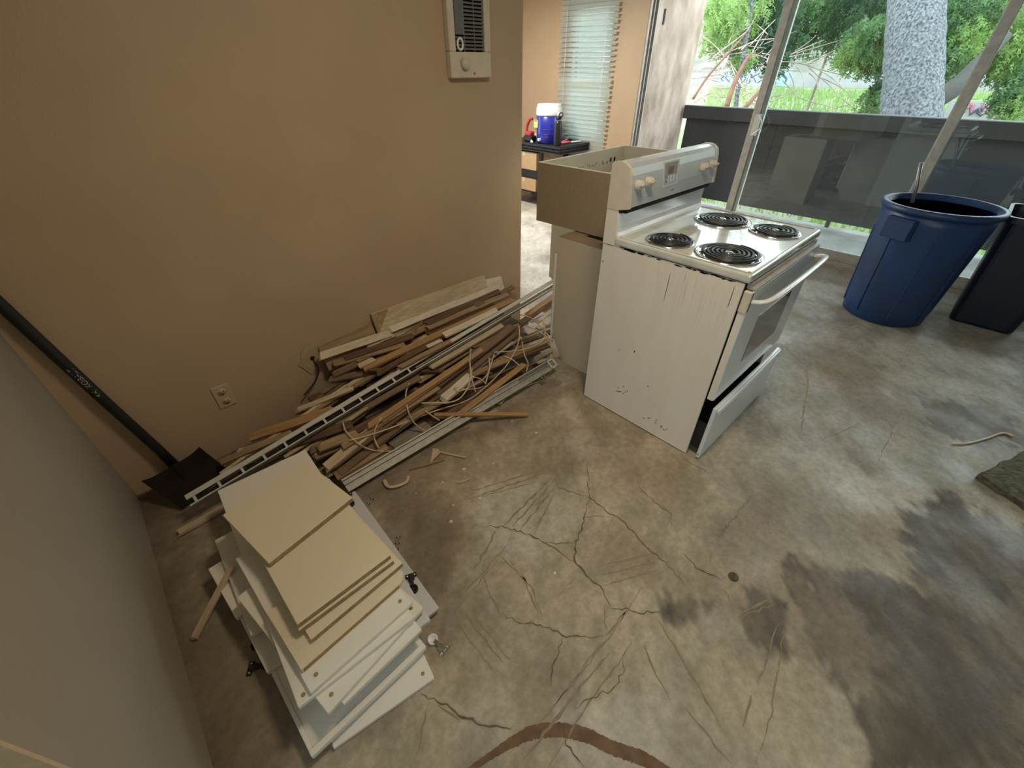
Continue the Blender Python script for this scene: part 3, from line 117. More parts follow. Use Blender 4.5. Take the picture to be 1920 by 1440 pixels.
def blathe(bm, prof, n=32, c=(0, 0, 0), axis='z'):
    rings = []
    for r, z in prof:
        ring = []
        for k in range(n):
            a = 2 * math.pi * k / n
            v = (r * math.cos(a), r * math.sin(a), z)
            if axis == 'y': v = (v[0], -v[2], v[1])
            ring.append(bm.verts.new((c[0] + v[0], c[1] + v[1], c[2] + v[2])))
        rings.append(ring)
    for a, b in zip(rings, rings[1:]):
        for k in range(n): bm.faces.new((a[k], a[(k + 1) % n], b[(k + 1) % n], b[k]))
    bm.faces.new(rings[0][::-1]); bm.faces.new(rings[-1])
def lathe(name, prof, mat, parent=None, n=32, loc=(0, 0, 0), rot=(0, 0, 0), axis='z', smooth=True):
    bm = bmesh.new(); blathe(bm, prof, n, (0, 0, 0), axis); bmesh.ops.recalc_face_normals(bm, faces=bm.faces)
    o = bmobj(name, bm, mat, parent, loc, rot, smooth)
    return o
def extrude_x(name, prof, x0, x1, mat, parent=None, loc=(0, 0, 0), smooth=False, rot=(0, 0, 0)):   # prof: (y,z) loop
    n = len(prof); vs = [(x0, y, z) for y, z in prof] + [(x1, y, z) for y, z in prof]
    fs = [(i, (i + 1) % n, n + (i + 1) % n, n + i) for i in range(n)] + [tuple(range(n))[::-1], tuple(range(n, 2 * n))]
    o = raw(name, vs, fs, mat, parent, loc, rot)
    bm = bmesh.new(); bm.from_mesh(o.data); bmesh.ops.recalc_face_normals(bm, faces=bm.faces); bm.to_mesh(o.data); bm.free()
    if smooth:
        for p in o.data.polygons: p.use_smooth = len(p.vertices) == 4
    return o

# ---------------------------------------------------------------- materials
def mat(name, col, rough=.6, metal=0, var=0, vscale=8, bump=0, bscale=60, spec=.5, stretch=None, col2=None, trans=0, coat=0, detail=6):
    m = bpy.data.materials.new(name); m.use_nodes = True; nt = m.node_tree; b = nt.nodes['Principled BSDF']
    b.inputs['Roughness'].default_value = rough; b.inputs['Metallic'].default_value = metal
    b.inputs['Specular IOR Level'].default_value = spec; b.inputs['Coat Weight'].default_value = coat
    c = (*col, 1); b.inputs['Base Color'].default_value = c
    if var or bump or col2:
        tc = nt.nodes.new('ShaderNodeTexCoord'); mp = nt.nodes.new('ShaderNodeMapping')
        nt.links.new(tc.outputs['Object'], mp.inputs[0])
        if stretch: mp.inputs['Scale'].default_value = stretch
    if var or col2:
        nz = nt.nodes.new('ShaderNodeTexNoise'); nz.inputs['Scale'].default_value = vscale; nz.inputs['Detail'].default_value = detail
        nt.links.new(mp.outputs[0], nz.inputs['Vector'])
        rp = nt.nodes.new('ShaderNodeValToRGB'); d = col2 if col2 else tuple(x * (1 - var) for x in col)
        rp.color_ramp.elements[0].position = .35; rp.color_ramp.elements[0].color = (*d, 1)
        rp.color_ramp.elements[1].position = .65; rp.color_ramp.elements[1].color = c
        nt.links.new(nz.outputs['Fac'], rp.inputs[0]); nt.links.new(rp.outputs[0], b.inputs['Base Color'])
    if bump:
        n2 = nt.nodes.new('ShaderNodeTexNoise'); n2.inputs['Scale'].default_value = bscale; n2.inputs['Detail'].default_value = 4
        nt.links.new(mp.outputs[0], n2.inputs['Vector'])
        bp = nt.nodes.new('ShaderNodeBump'); bp.inputs['Strength'].default_value = bump; bp.inputs['Distance'].default_value = .01
        nt.links.new(n2.outputs['Fac'], bp.inputs['Height']); nt.links.new(bp.outputs[0], b.inputs['Normal'])
    return m
TAN = (.51, .375, .243)
M = dict(
 wall=mat('tan_wall_paint', TAN, .55, var=.08, vscale=2.5, bump=.12, bscale=140),
 wall_l=mat('beige_grey_wall_paint', (.36, .315, .255), .5, var=.06, vscale=2.5, bump=.1, bscale=140),
 ceil=mat('white_ceiling', (.78, .75, .68), .8, bump=.1),
 stucco=mat('stained_stucco', (.36, .295, .23), .85, col2=(.20, .15, .105), vscale=5.5, bump=.35, bscale=30, detail=9, stretch=(1, 1, .55)),
 concrete=mat('grey_concrete', (.23, .225, .21), .85, var=.3, vscale=5, bump=.2),
 alu=mat('weathered_aluminium', (.46, .43, .38), .5, .35, var=.2, vscale=20),
 alu_white=mat('white_coated_metal', (.62, .60, .54), .4, .1, var=.12, vscale=20),
 galv=mat('galvanised_steel', (.40, .385, .33), .55, .25, var=.2, vscale=30),
 darkgap=mat('dark_void', (.012, .011, .010), .8),
 rail=mat('dark_painted_plywood', (.034, .034, .036), .5, var=.25, vscale=4, bump=.1),
 enamel=mat('white_enamel', (.72, .73, .735), .22, var=.04, vscale=5, coat=.3),
 enamel_side=mat('worn_cream_side_panel', (.79, .705, .60), .36, col2=(.76, .665, .555), vscale=3.0, stretch=(4, 4, 1.0), detail=8),
 enamel_cap=mat('cream_end_cap', (.66, .58, .46), .4, var=.08, vscale=20),
 cook=mat('grimy_white_cooktop', (.66, .66, .60), .13, col2=(.50, .49, .40), vscale=7, coat=.6, detail=8),
 console=mat('pale_grey_console', (.60, .62, .63), .25, metal=.3, var=.06, coat=.3),
 knob=mat('almond_knob', (.60, .52, .42), .3, coat=.3),
 chrome=mat('chrome', (.75, .75, .75), .14, 1.0, var=.15, vscale=30),
 coil=mat('black_burner_coil', (.012, .011, .012), .35),
 burnt=mat('burnt_black_dirt', (.018, .015, .012), .7),
 glassdark=mat('dark_oven_glass', (.16, .17, .19), .08, coat=.5),
 dial=mat('grey_display_glass', (.40, .38, .35), .12, var=.2, vscale=60),
 mark=mat('grey_print', (.20, .20, .20), .6),
 black=mat('black_plastic', (.012, .012, .013), .42, var=.2, vscale=30),
 shovel=mat('dark_rusty_steel', (.020, .015, .011), .85, spec=.15, var=.4, vscale=14, bump=.15),
 blackwire=mat('black_wire', (.010, .010, .010), .5),
 lab=mat('white_print', (.42, .42, .42), .6), labg=mat('green_print', (.22, .38, .18), .6),
 cream=mat('cream_laminate', (.76, .655, .475), .33, var=.03, vscale=3),
 white=mat('white_laminate', (.81, .755, .66), .33, var=.03, vscale=3),
 grey=mat('grey_white_laminate', (.62, .61, .60), .35, var=.05, vscale=5),
 edge=mat('raw_particleboard_edge', (.42, .29, .15), .8, var=.3, vscale=60, bump=.2),
 particle=mat('raw_particleboard', (.33, .245, .145), .75, var=.10, vscale=60, bump=.05),
 cab=mat('beige_cabinet_side', (.60, .50, .36), .5, var=.04, vscale=3),
 cabin=mat('off_white_cabinet_lining', (.66, .62, .50), .55, var=.08, vscale=6),
 wood_tan=mat('tan_wood', (.40, .275, .15), .7, col2=(.27, .175, .09), vscale=3, stretch=(2, 30, 30), bump=.2),
 wood_orange=mat('orange_pine', (.44, .27, .115), .65, col2=(.33, .19, .075), vscale=3, stretch=(2, 30, 30), bump=.15),
 wood_red=mat('reddish_brown_wood', (.235, .15, .09), .7, col2=(.16, .10, .058), vscale=3, stretch=(2, 30, 30), bump=.2),
 wood_dark=mat('dark_brown_wood', (.17, .098, .050), .75, col2=(.085, .046, .024), vscale=3, stretch=(2, 30, 30), bump=.25),
 wood_grey=mat('grey_weathered_wood', (.30, .25, .19), .8, col2=(.20, .16, .12), vscale=3, stretch=(2, 30, 30), bump=.2),
 paint_white=mat('chipped_white_paint', (.70, .63, .51), .5, col2=(.60, .50, .37), vscale=6, stretch=(2, 12, 12)),
 paint_cream=mat('chipped_cream_paint', (.62, .51, .36), .55, col2=(.50, .37, .22), vscale=6, stretch=(2, 12, 12)),
 cable=mat('cream_cable_sheath', (.62, .50, .34), .45),
 blue=mat('blue_bin_plastic', (.008, .042, .155), .4, col2=(.012, .032, .085), vscale=3, bump=.05),
 navy=mat('navy_bin_plastic', (.006, .010, .026), .4, var=.3, vscale=5),
 steel=mat('dull_steel_rod', (.30, .30, .30), .35, .8),
 carpet=mat('grey_green_carpet', (.13, .125, .075), .95, col2=(.06, .055, .03), vscale=45, bump=.8, bscale=120),
 chip=mat('white_plaster_chip', (.72, .68, .58), .8),
 card=mat('brown_cardboard', (.50, .335, .185), .8, var=.08, vscale=8),
 blind=None, bluecool=mat('royal_blue_plastic', (.022, .030, .34), .3, coat=.3), lid=mat('white_plastic', (.80, .80, .78), .35),
 yellow=mat('yellow_label', (.70, .60, .22), .5), red=mat('red_rubber_grip', (.42, .030, .035), .45), pink=mat('pink_red_plastic', (.72, .09, .12), .4),
 bark=mat('lichen_grey_bark', (.175, .185, .20), .95, col2=(.026, .027, .031), vscale=42, bump=.9, bscale=16, detail=9, stretch=(1, 1, .75)),
 twig=mat('bare_twig', (.40, .32, .27), .9, var=.45, vscale=6),
 twig_red=mat('red_brown_branch', (.16, .08, .05), .9, var=.3, vscale=6),
 grass=mat('grass_bank', (.10, .16, .05), .95, col2=(.20, .19, .12), vscale=1.1, bump=.5, bscale=9, detail=9),
 hill=mat('dry_brush_hillside', (.19, .175, .145), .95, col2=(.09, .095, .07), vscale=.35, bump=.6, bscale=5, detail=9),
 road=mat('pale_road', (.24, .24, .24), .9, var=.1, vscale=2),
 barrier=mat('pale_concrete_barrier', (.30, .30, .30), .85, var=.15, vscale=1.5),
 graf_dark=mat('dark_graffiti_paint', (.06, .08, .12), .6), graf_pink=mat('pink_graffiti_paint', (.36, .13, .17), .6), graf_blue=mat('pale_blue_graffiti_paint', (.26, .37, .40), .6),
 leafs=[], crack=mat('dark_crack_dirt', (.17, .125, .080), .95, var=.3, vscale=30), scuff=mat('brown_scuff', (.30, .235, .155), .9, var=.2, vscale=40), rust=mat('rusty_brown_stain', (.20, .115, .06), .8, var=.35, vscale=25),
)
def leaf_mat(name, c, c2):
    m = mat(name, c, .6, col2=c2, vscale=3.5, detail=3); nt = m.node_tree; b = nt.nodes['Principled BSDF']; out = nt.nodes['Material Output']
    tr = nt.nodes.new('ShaderNodeBsdfTranslucent'); tr.inputs[0].default_value = (*[x * 1.1 for x in c], 1)
    mx = nt.nodes.new('ShaderNodeMixShader'); mx.inputs[0].default_value = .35
    nt.links.new(b.outputs[0], mx.inputs[1]); nt.links.new(tr.outputs[0], mx.inputs[2]); nt.links.new(mx.outputs[0], out.inputs[0])
    return m
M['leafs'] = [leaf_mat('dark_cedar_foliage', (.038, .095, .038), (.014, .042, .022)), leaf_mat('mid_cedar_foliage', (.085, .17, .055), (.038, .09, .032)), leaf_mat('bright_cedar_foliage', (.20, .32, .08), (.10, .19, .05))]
def blind_mat():
    m = mat('white_blind_slat', (.80, .80, .76), .45); nt = m.node_tree; b = nt.nodes['Principled BSDF']; out = nt.nodes['Material Output']
    tr = nt.nodes.new('ShaderNodeBsdfTranslucent'); tr.inputs[0].default_value = (.86, .92, .93, 1)
    mx = nt.nodes.new('ShaderNodeMixShader'); mx.inputs[0].default_value = .7
    nt.links.new(b.outputs[0], mx.inputs[1]); nt.links.new(tr.outputs[0], mx.inputs[2]); nt.links.new(mx.outputs[0], out.inputs[0]); return m
M['blind'] = blind_mat()
def glass_mat():
    m = bpy.data.materials.new('window_glass'); m.use_nodes = True; nt = m.node_tree; nt.nodes.clear()
    out = nt.nodes.new('ShaderNodeOutputMaterial'); t = nt.nodes.new('ShaderNodeBsdfTransparent'); g = nt.nodes.new('ShaderNodeBsdfGlossy')
    t.inputs[0].default_value = (.90, .95, .93, 1); g.inputs['Roughness'].default_value = .01
    f = nt.nodes.new('ShaderNodeFresnel'); f.inputs[0].default_value = 1.52
    mu = nt.nodes.new('ShaderNodeMath'); mu.operation = 'MULTIPLY_ADD'; mu.inputs[1].default_value = 1.6; mu.inputs[2].default_value = .02
    mx = nt.nodes.new('ShaderNodeMixShader'); nt.links.new(f.outputs[0], mu.inputs[0]); nt.links.new(mu.outputs[0], mx.inputs[0])
    nt.links.new(t.outputs[0], mx.inputs[1]); nt.links.new(g.outputs[0], mx.inputs[2]); nt.links.new(mx.outputs[0], out.inputs[0]); return m
M['glass'] = glass_mat()

# ---------------------------------------------------------------- room shell
def struct(o): o['kind'] = 'structure'; return o
# value noise for the stained slab
def vnoise(x, y, s, seed):
    rs = np.random.RandomState(seed); T = rs.rand(64, 64)
    u = x * s; v = y * s; i = np.floor(u).astype(int); j = np.floor(v).astype(int); fu = u - i; fv = v - j
    fu = fu * fu * (3 - 2 * fu); fv = fv * fv * (3 - 2 * fv)
    g = lambda a, b: T[a % 64, b % 64]
    return (g(i, j) * (1 - fu) + g(i + 1, j) * fu) * (1 - fv) + (g(i, j + 1) * (1 - fu) + g(i + 1, j + 1) * fu) * fv
def fbm(x, y, s, seed, n=5):
    r = 0; a = .5
    for k in range(n): r = r + a * vnoise(x + k * 3.1, y - k * 1.7, s * 2 ** k, seed + k); a *= .5
    return r
def sdist(x, y, P):      # signed distance to a polygon, positive inside
    P = np.array(P); d = np.full(x.shape, 1e9); ins = np.zeros(x.shape, bool); n = len(P)
    for k in range(n):
        ax, ay = P[k]; bx, by = P[(k + 1) % n]; ex, ey = bx - ax, by - ay
        t = np.clip(((x - ax) * ex + (y - ay) * ey) / (ex * ex + ey * ey + 1e-9), 0, 1)
        d = np.minimum(d, np.hypot(x - ax - t * ex, y - ay - t * ey))
        c = ((ay > y) != (by > y)) & (x < (bx - ax) * (y - ay) / (by - ay + 1e-12) + ax); ins ^= c
    return np.where(ins, d, -d)
def build_floor():
    st = .02; xs = np.arange(-2.6, 5.001, st); ys = np.arange(-3.4, 5.701, st)
    X, Y = np.meshgrid(xs, ys, indexing='ij'); x = X.ravel(); y = Y.ravel(); nx, ny = X.shape
    z = np.zeros_like(x)
    idx = np.arange(nx * ny).reshape(nx, ny)
    F = np.stack([idx[:-1, :-1], idx[1:, :-1], idx[1:, 1:], idx[:-1, 1:]], -1).reshape(-1, 4)
    me = bpy.data.meshes.new('floor'); me.vertices.add(len(x)); me.vertices.foreach_set('co', np.stack([x, y, z], 1).ravel())
    me.loops.add(F.size); me.loops.foreach_set('vertex_index', F.ravel()); me.polygons.add(len(F))
    me.polygons.foreach_set('loop_start', np.arange(0, F.size, 4)); me.update(calc_edges=True)
    wx = x + (fbm(x, y, 4, 11) - .5) * .16 + (fbm(x, y, 22, 15, 4) - .5) * .17; wy = y + (fbm(x, y, 4, 31) - .5) * .16 + (fbm(x, y, 22, 35, 4) - .5) * .17
    n1 = fbm(x, y, 1.6, 41); n2 = fbm(x, y, 7, 51); n3 = fbm(x * .45, y * 1.6, 12, 61)
    warm = np.array([.50, .418, .295]); cool = np.array([.40, .382, .325])
    k = np.clip((x - 1.7) / 1.2 + (n1 - .5) * 1.6, 0, 1)[:, None]
    c = warm * (1 - k) + cool * k
    other = ((y > 2.2) & (x > 1.0))[:, None]
    c = np.where(other, np.array([.66, .62, .54]), c)
    n5 = fbm((x + y) * .5, (x - y) * 2.2, 9, 81, 5)
    c = c * (.20 + .44 * n2 + .36 * n3 + .40 * n5)[:, None]
    spots = np.clip((fbm(wx, wy, 2.6, 71) - .47) * 6, 0, 1)[:, None]
    c = c * (1 - .45 * spots) + np.array([.20, .15, .095]) * .45 * spots
    pale = np.clip((fbm(wx, wy, 5.5, 91) - .56) * 9, 0, 1)[:, None]
    c = c * (1 - .3 * pale) + np.array([.50, .46, .38]) * .3 * pale
    kinds = dict(dirt_shade=((.125, .094, .064), .72), dark=((.085, .066, .046), .86), brown=((.20, .145, .085), .62), grey=((.24, .22, .19), .5), pink=((.38, .27, .185), .45), light=((.56, .54, .47), .6))  # the dirt patch beside the panel stack also has the range's shadow painted in
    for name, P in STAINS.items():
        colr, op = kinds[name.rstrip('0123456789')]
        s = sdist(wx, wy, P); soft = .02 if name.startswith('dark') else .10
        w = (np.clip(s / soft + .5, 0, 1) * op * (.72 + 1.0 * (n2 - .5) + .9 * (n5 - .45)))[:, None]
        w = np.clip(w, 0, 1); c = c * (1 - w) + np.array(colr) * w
    # floor darkens towards the foot of the walls
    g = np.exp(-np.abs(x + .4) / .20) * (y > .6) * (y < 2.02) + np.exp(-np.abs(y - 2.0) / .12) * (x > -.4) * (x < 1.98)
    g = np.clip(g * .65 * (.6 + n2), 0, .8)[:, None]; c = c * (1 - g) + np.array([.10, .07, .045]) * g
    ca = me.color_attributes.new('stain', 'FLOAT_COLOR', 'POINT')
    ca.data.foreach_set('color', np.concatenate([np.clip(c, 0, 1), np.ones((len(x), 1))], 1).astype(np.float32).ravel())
    m = bpy.data.materials.new('stained_concrete_slab'); m.use_nodes = True; nt = m.node_tree; b = nt.nodes['Principled BSDF']
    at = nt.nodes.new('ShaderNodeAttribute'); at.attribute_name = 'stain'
    tc = nt.nodes.new('ShaderNodeTexCoord'); nz = nt.nodes.new('ShaderNodeTexNoise'); nz.inputs['Scale'].default_value = 34; nz.inputs['Detail'].default_value = 9; nz.inputs['Roughness'].default_value = .7
    nt.links.new(tc.outputs['Object'], nz.inputs['Vector'])
    rp = nt.nodes.new('ShaderNodeMapRange'); rp.inputs[1].default_value = .3; rp.inputs[2].default_value = .7; rp.inputs[3].default_value = .74; rp.inputs[4].default_value = 1.2
    nt.links.new(nz.outputs['Fac'], rp.inputs[0])
    mu = nt.nodes.new('ShaderNodeVectorMath'); mu.operation = 'SCALE'; nt.links.new(at.outputs['Color'], mu.inputs[0]); nt.links.new(rp.outputs[0], mu.inputs['Scale'])
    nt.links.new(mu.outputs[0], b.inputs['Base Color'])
    n4 = nt.nodes.new('ShaderNodeTexNoise'); n4.inputs['Scale'].default_value = 5; n4.inputs['Detail'].default_value = 5; nt.links.new(tc.outputs['Object'], n4.inputs['Vector'])
    r2 = nt.nodes.new('ShaderNodeMapRange'); r2.inputs[1].default_value = .35; r2.inputs[2].default_value = .65; r2.inputs[3].default_value = .42; r2.inputs[4].default_value = .78
    nt.links.new(n4.outputs['Fac'], r2.inputs[0]); nt.links.new(r2.outputs[0], b.inputs['Roughness'])
    bp = nt.nodes.new('ShaderNodeBump'); bp.inputs['Strength'].default_value = .35; bp.inputs['Distance'].default_value = .006
    nt.links.new(nz.outputs['Fac'], bp.inputs['Height']); nt.links.new(bp.outputs[0], b.inputs['Normal'])
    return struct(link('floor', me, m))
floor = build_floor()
def strips(name, lines, matr, parent, jag=.5, z=.0012, step=.012, wob=.006):
    vs, fs = [], []
    for w, pts in lines:
        P = [np.array(p) for p in pts]; Q = []
        for a, b in zip(P, P[1:]):
            n = max(2, int(np.linalg.norm(b - a) / step))
            for k in range(n): Q.append(a + (b - a) * k / n)
        Q.append(P[-1]); n = len(Q); i0 = len(vs)
        for k, q in enumerate(Q):
            t = Q[min(k + 1, n - 1)] - Q[max(k - 1, 0)]; t = t / (np.linalg.norm(t) + 1e-9); s = np.array([-t[1], t[0]])
            q = q + s * random.uniform(-wob, wob); taper = min(1, .25 + 3 * min(k, n - 1 - k) / n)
            hw = w * .5 * taper * random.uniform(1 - jag, 1 + jag)
            vs += [(*(q + s * hw), z), (*(q - s * hw), z)]
        fs += [(i0 + 2 * k, i0 + 2 * k + 1, i0 + 2 * k + 3, i0 + 2 * k + 2) for k in range(n - 1)]
    return raw(name, vs, fs, matr, parent)
for w, pts in CRACKS: strips('crack', [(w * .62, pts)], M['crack'], floor)
strips('scuff_marks', [(random.uniform(.003, .008), p) for p in SCRAPES], M['scuff'], floor, .7, .0008, .02, .004)['kind'] = 'stuff'
strips('ring_stain', [(.034, [tuple(p)[:2] for p in spline([(q[0], q[1], 0) for q in ARC], 8)])], M['rust'], floor, .10, .0006, .03, .0015)

struct(box('ceiling', (-2.7, -3.5, 2.44), (5.1, 5.8, 2.54), M['ceil']))
struct(box('wall_left', (-.52, .605, 0), (-.40, 2.014, 2.44), M['wall_l']))
struct(box('trim_1', (-.52, .597, 0), (-.40, .605, 2.44), mat('raw_tan_wall_end', (.60, .46, .29), .8, var=.1, vscale=30, bump=.3)))
wb = struct(box('wall_back', (-.52, 2.014, 0), (1.975, 2.13, 2.44), M['wall']))
struct(boxes('wall_rear', [((-2.7, -3.5, 0), (-2.6, -2.4, 2.44)), ((-2.7, .2, 0), (-2.6, 5.8, 2.44)), ((-2.7, -2.4, 2.2), (-2.6, .2, 2.44)), ((-2.7, -2.4, 0), (-2.6, .2, .8))], M['wall']))
W3 = struct(boxes('window_3', [((-2.67, -2.4, .8), (-2.63, -2.35, 2.2)), ((-2.67, .15, .8), (-2.63, .2, 2.2)), ((-2.67, -1.125, .8), (-2.63, -1.075, 2.2)), ((-2.67, -2.35, .8), (-2.63, .15, .85)), ((-2.67, -2.35, 2.15), (-2.63, .15, 2.2))], M['alu_white']))
box('pane', (-2.653, -2.35, .85), (-2.647, -1.125, 2.15), M['glass'], W3); box('pane', (-2.653, -1.075, .85), (-2.647, .15, 2.15), M['glass'], W3)
struct(box('wall_right', (-2.7, -3.5, 0), (5.1, -3.4, 2.44), M['wall']))
struct(boxes('wall_far', [((-2.7, 5.7, 0), (1.4, 5.8, 2.44)), ((3.8, 5.7, 0), (5.1, 5.8, 2.44)), ((1.4, 5.7, 2.3), (3.8, 5.8, 2.44)), ((1.4, 5.7, 0), (3.8, 5.8, .2))], M['wall']))
W2 = struct(boxes('window_2', [((1.4, 5.73, .2), (1.45, 5.77, 2.3)), ((3.75, 5.73, .2), (3.8, 5.77, 2.3)), ((2.575, 5.73, .2), (2.625, 5.77, 2.3)), ((1.45, 5.73, .2), (3.75, 5.77, .25)), ((1.45, 5.73, 2.25), (3.75, 5.77, 2.3))], M['alu_white']))
box('pane', (1.45, 5.747, .25), (2.575, 5.753, 2.25), M['glass'], W2); box('pane', (2.625, 5.747, .25), (3.75, 5.753, 2.25), M['glass'], W2)
ww = struct(boxes('wall_window', [((4.99, 3.22, 0), (5.13, 3.65, 2.44)), ((4.99, 3.65, 0), (5.13, 4.25, .78)), ((4.99, 3.65, 2.12), (5.13, 4.25, 2.44)), ((4.99, 4.25, 0), (5.13, 5.7, 2.44)),
      ((4.99, -3.4, 2.32), (5.13, 3.22, 2.44)), ((4.99, -3.4, 0), (5.13, -3.2, 2.32))], M['wall']))
# balcony: slab, roof, stained end wall
struct(box('floor_balcony', (5.13, -3.5, -.14), (6.36, 3.36, -.02), M['concrete']))
sw = struct(box('wall_balcony', (5.13, 3.30, -.14), (6.30, 3.5, 2.62), M['stucco']))
box('cut_slot', (5.395, 3.292, 1.90), (5.425, 3.302, 2.03), M['darkgap'], sw)

# sliding glass wall: track, jamb, posts, panes
D1 = tag(thing('sliding_glass_door', 'aluminium framed sliding glass wall between the room and the balcony', 'glass door', (5.0, 0, 0)))
boxes('track', [((-.075, -3.2, .0), (.10, 3.22, .028)), ((-.045, -3.2, .028), (-.03, 3.22, .045)), ((.02, -3.2, .028), (.035, 3.22, .045))], M['alu'], D1)
box('sill_strip', (-.097, -3.2, 0), (-.0755, 3.22, .034), mat('tan_sill', (.36, .31, .24), .8, var=.25, vscale=20), D1); box('track_groove', (-.066, -3.2, .0275), (-.050, 3.22, .0290), M['darkgap'], D1)
boxes('jamb', [((-.01, 3.205, 0), (.012, 3.222, 2.32)), ((.03, 3.19, 0), (.045, 3.222, 2.32)), ((.065, 3.17, 0), (.08, 3.222, 2.32)), ((.10, 3.20, 0), (.125, 3.222, 2.32)), ((-.01, 3.218, 0), (.125, 3.222, 2.32))], M['alu'], D1)
boxes('head_rail', [((-.04, -3.2, 2.24), (.10, 3.22, 2.32))], M['alu'], D1)
def pane(y0, y1, x, stile, name='glass_panel'):
    o = boxes(name, [((x - .02, y0, .03), (x + .02, y0 + stile, 2.25)), ((x - .02, y1 - stile, .03), (x + .02, y1, 2.25)), ((x - .02, y0 + stile, .03), (x + .02, y1 - stile, .10)), ((x - .02, y0 + stile, 2.18), (x + .02, y1 - stile, 2.25))], M['alu'], D1, bev=.003)
    box('pane', (x - .003, y0 + stile - .005, .095), (x + .003, y1 - stile + .005, 2.185), M['glass'], o)
    return o
pane(.39, 1.90, .0, .07); pane(-1.15, .47, .05, .05); pane(-3.2, -1.10, .0, .06)
box('door_edge', (.015, 1.80, .03), (.045, 1.885, 2.25), M['alu_white'], D1, .003)
box('latch', (-.035, 1.80, .98), (-.018, 1.86, 1.16), M['alu_white'], D1, .004)
tube('pull_cord', [(p[0] - 5.0 - .02, p[1], p[2]) for p in spline(MISC['cord'], 5)], .006, M['lid'], D1, 6)

# balcony parapet
PR = thing('balcony_railing', 'dark painted solid balcony parapet with a broad cap outside the glass', 'railing', (6.24, 0, 0))
box('cap', (-.03, -3.4, .975), (.06, 3.268, 1.125), M['rail'], PR, .008)
for k, (y0, y1) in enumerate([(2.056, 3.214), (.836, 2.0555), (-.384, .8355), (-1.604, -.3845), (-3.4, -1.6045)]):
    box('panel', (0, y0, .055), (.025, y1, .975), M['rail'], PR, .003)
for y in (3.15, 1.165, -.38, -1.6): box('post', (.026, y - .02, -.02), (.07, y + .02, .98), M['rail'], PR)

# bedroom window with blinds
W1 = struct(boxes('window_1', [((5.03, 3.65, .78), (5.09, 3.69, 2.12)), ((5.03, 4.21, .78), (5.09, 4.25, 2.12)), ((5.03, 3.69, .78), (5.09, 4.21, .82)), ((5.03, 3.69, 2.08), (5.09, 4.21, 2.12)), ((5.035, 3.69, 1.38), (5.085, 4.21, 1.42))], M['alu_white']))
box('pane', (5.057, 3.69, .82), (5.063, 4.21, 1.38), M['glass'], W1); box('pane', (5.057, 3.69, 1.42), (5.063, 4.21, 2.08), M['glass'], W1)
BL = thing('window_blind', 'white slatted blind lowered over the window behind the black table', 'blind', (4.945, 3.985, 0))
box('headrail', (-.03, -.415, 2.24), (.03, .415, 2.29), M['lid'], BL, .004)
slat_me = None
for k in range(35):
    z = 2.215 - k * .0475; w = .026
    if slat_me is None:
        n = 6; vs = []; L = .405
        for sgn in (-1, 1):
            for i in range(n): u = -1 + 2 * i / (n - 1); vs.append((u * w, sgn * L, .004 * (1 - u * u)))
        for sgn in (-1, 1):
            for i in range(n): u = -1 + 2 * i / (n - 1); vs.append((u * w, sgn * L, .004 * (1 - u * u) - .0025))
        fs = [(i, i + 1, n + i + 1, n + i) for i in range(n - 1)] + [(2 * n + i + 1, 2 * n + i, 3 * n + i, 3 * n + i + 1) for i in range(n - 1)]
        slat_me = raw('slat', vs, fs, M['blind'], BL, (0, 0, z), (0, math.radians(45), 0), True).data
    else:
        link('slat', slat_me, None, BL, (0, random.uniform(-.004, .004), z), (random.uniform(-.006, .006), math.radians(45 + (17 if z < 1.42 else 0) + random.uniform(-4, 4)), 0))
for y in (-.29, .29): tube('ladder_cord', [(-.028, y, 2.24), (-.03, y, .58)], .002, M['lid'], BL, 5)
box('bottom_rail', (-.025, -.405, .545), (.025, .405, .57), M['lid'], BL, .004)

# ---------------------------------------------------------------- added fill lamps (out of frame, put in to brighten the rooms)
em = bpy.data.materials.new('lit_milky_dome'); em.use_nodes = True; eb = em.node_tree.nodes['Principled BSDF']; eb.inputs['Emission Color'].default_value = (1, .84, .62, 1); eb.inputs['Emission Strength'].default_value = 5
for lx, ly, lb in ((1.0, .45, 'added round fill lamp with a milky dome, unseen above the room with the range'), (3.3, 4.1, 'round flush ceiling lamp with a milky dome above the room with the black table')):
    CLT = thing('added_fill_lamp', lb, 'lamp', (lx, ly, 2.44))
    lathe('base', [(.20, 0), (.20, -.02), (.19, -.03), (.05, -.03)], M['lid'], CLT)
    lathe('dome', [(.185, -.03), (.17, -.05), (.12, -.07), (.05, -.08), (.01, -.082)], em, CLT)

# ---------------------------------------------------------------- wall heater, outlet, junction box
H = thing('wall_heater', 'almond wall heater with a dark louvred grille high on the tan wall', 'heater', (1.6, 2.014, 1.475))
boxes('frame', [((-.125, -.035, 0), (.125, 0, .10)), ((-.125, -.035, .10), (-.088, 0, .50)), ((.088, -.035, .10), (.125, 0, .50)), ((-.125, -.035, .50), (.125, 0, .54))], M['enamel_cap'], H, bev=.004)
box('grille_back', (-.09, -.012, .098), (.09, -.004, .502), M['darkgap'], H)
lm = None
for k in range(29):
    z = .112 + k * .0136
    if lm is None: lm = box('louvre', (-.088, -.006, -.002), (.088, .006, .002), M['mark'], H, loc=(0, -.022, z), rot=(math.radians(25), 0, 0)).data
    else: link('louvre', lm, None, H, (0, -.022, z), (math.radians(25), 0, 0))
for x in (-.03, .03): box('grille_bar', (x - .0015, -.027, .10), (x + .0015, -.024, .50), M['mark'], H)
box('rating_label', (-.084, -.031, .165), (-.035, -.029, .30), mat('blue_grey_label', (.16, .18, .20), .4, var=.2, vscale=40), H)
bm = bmesh.new(); ring = []
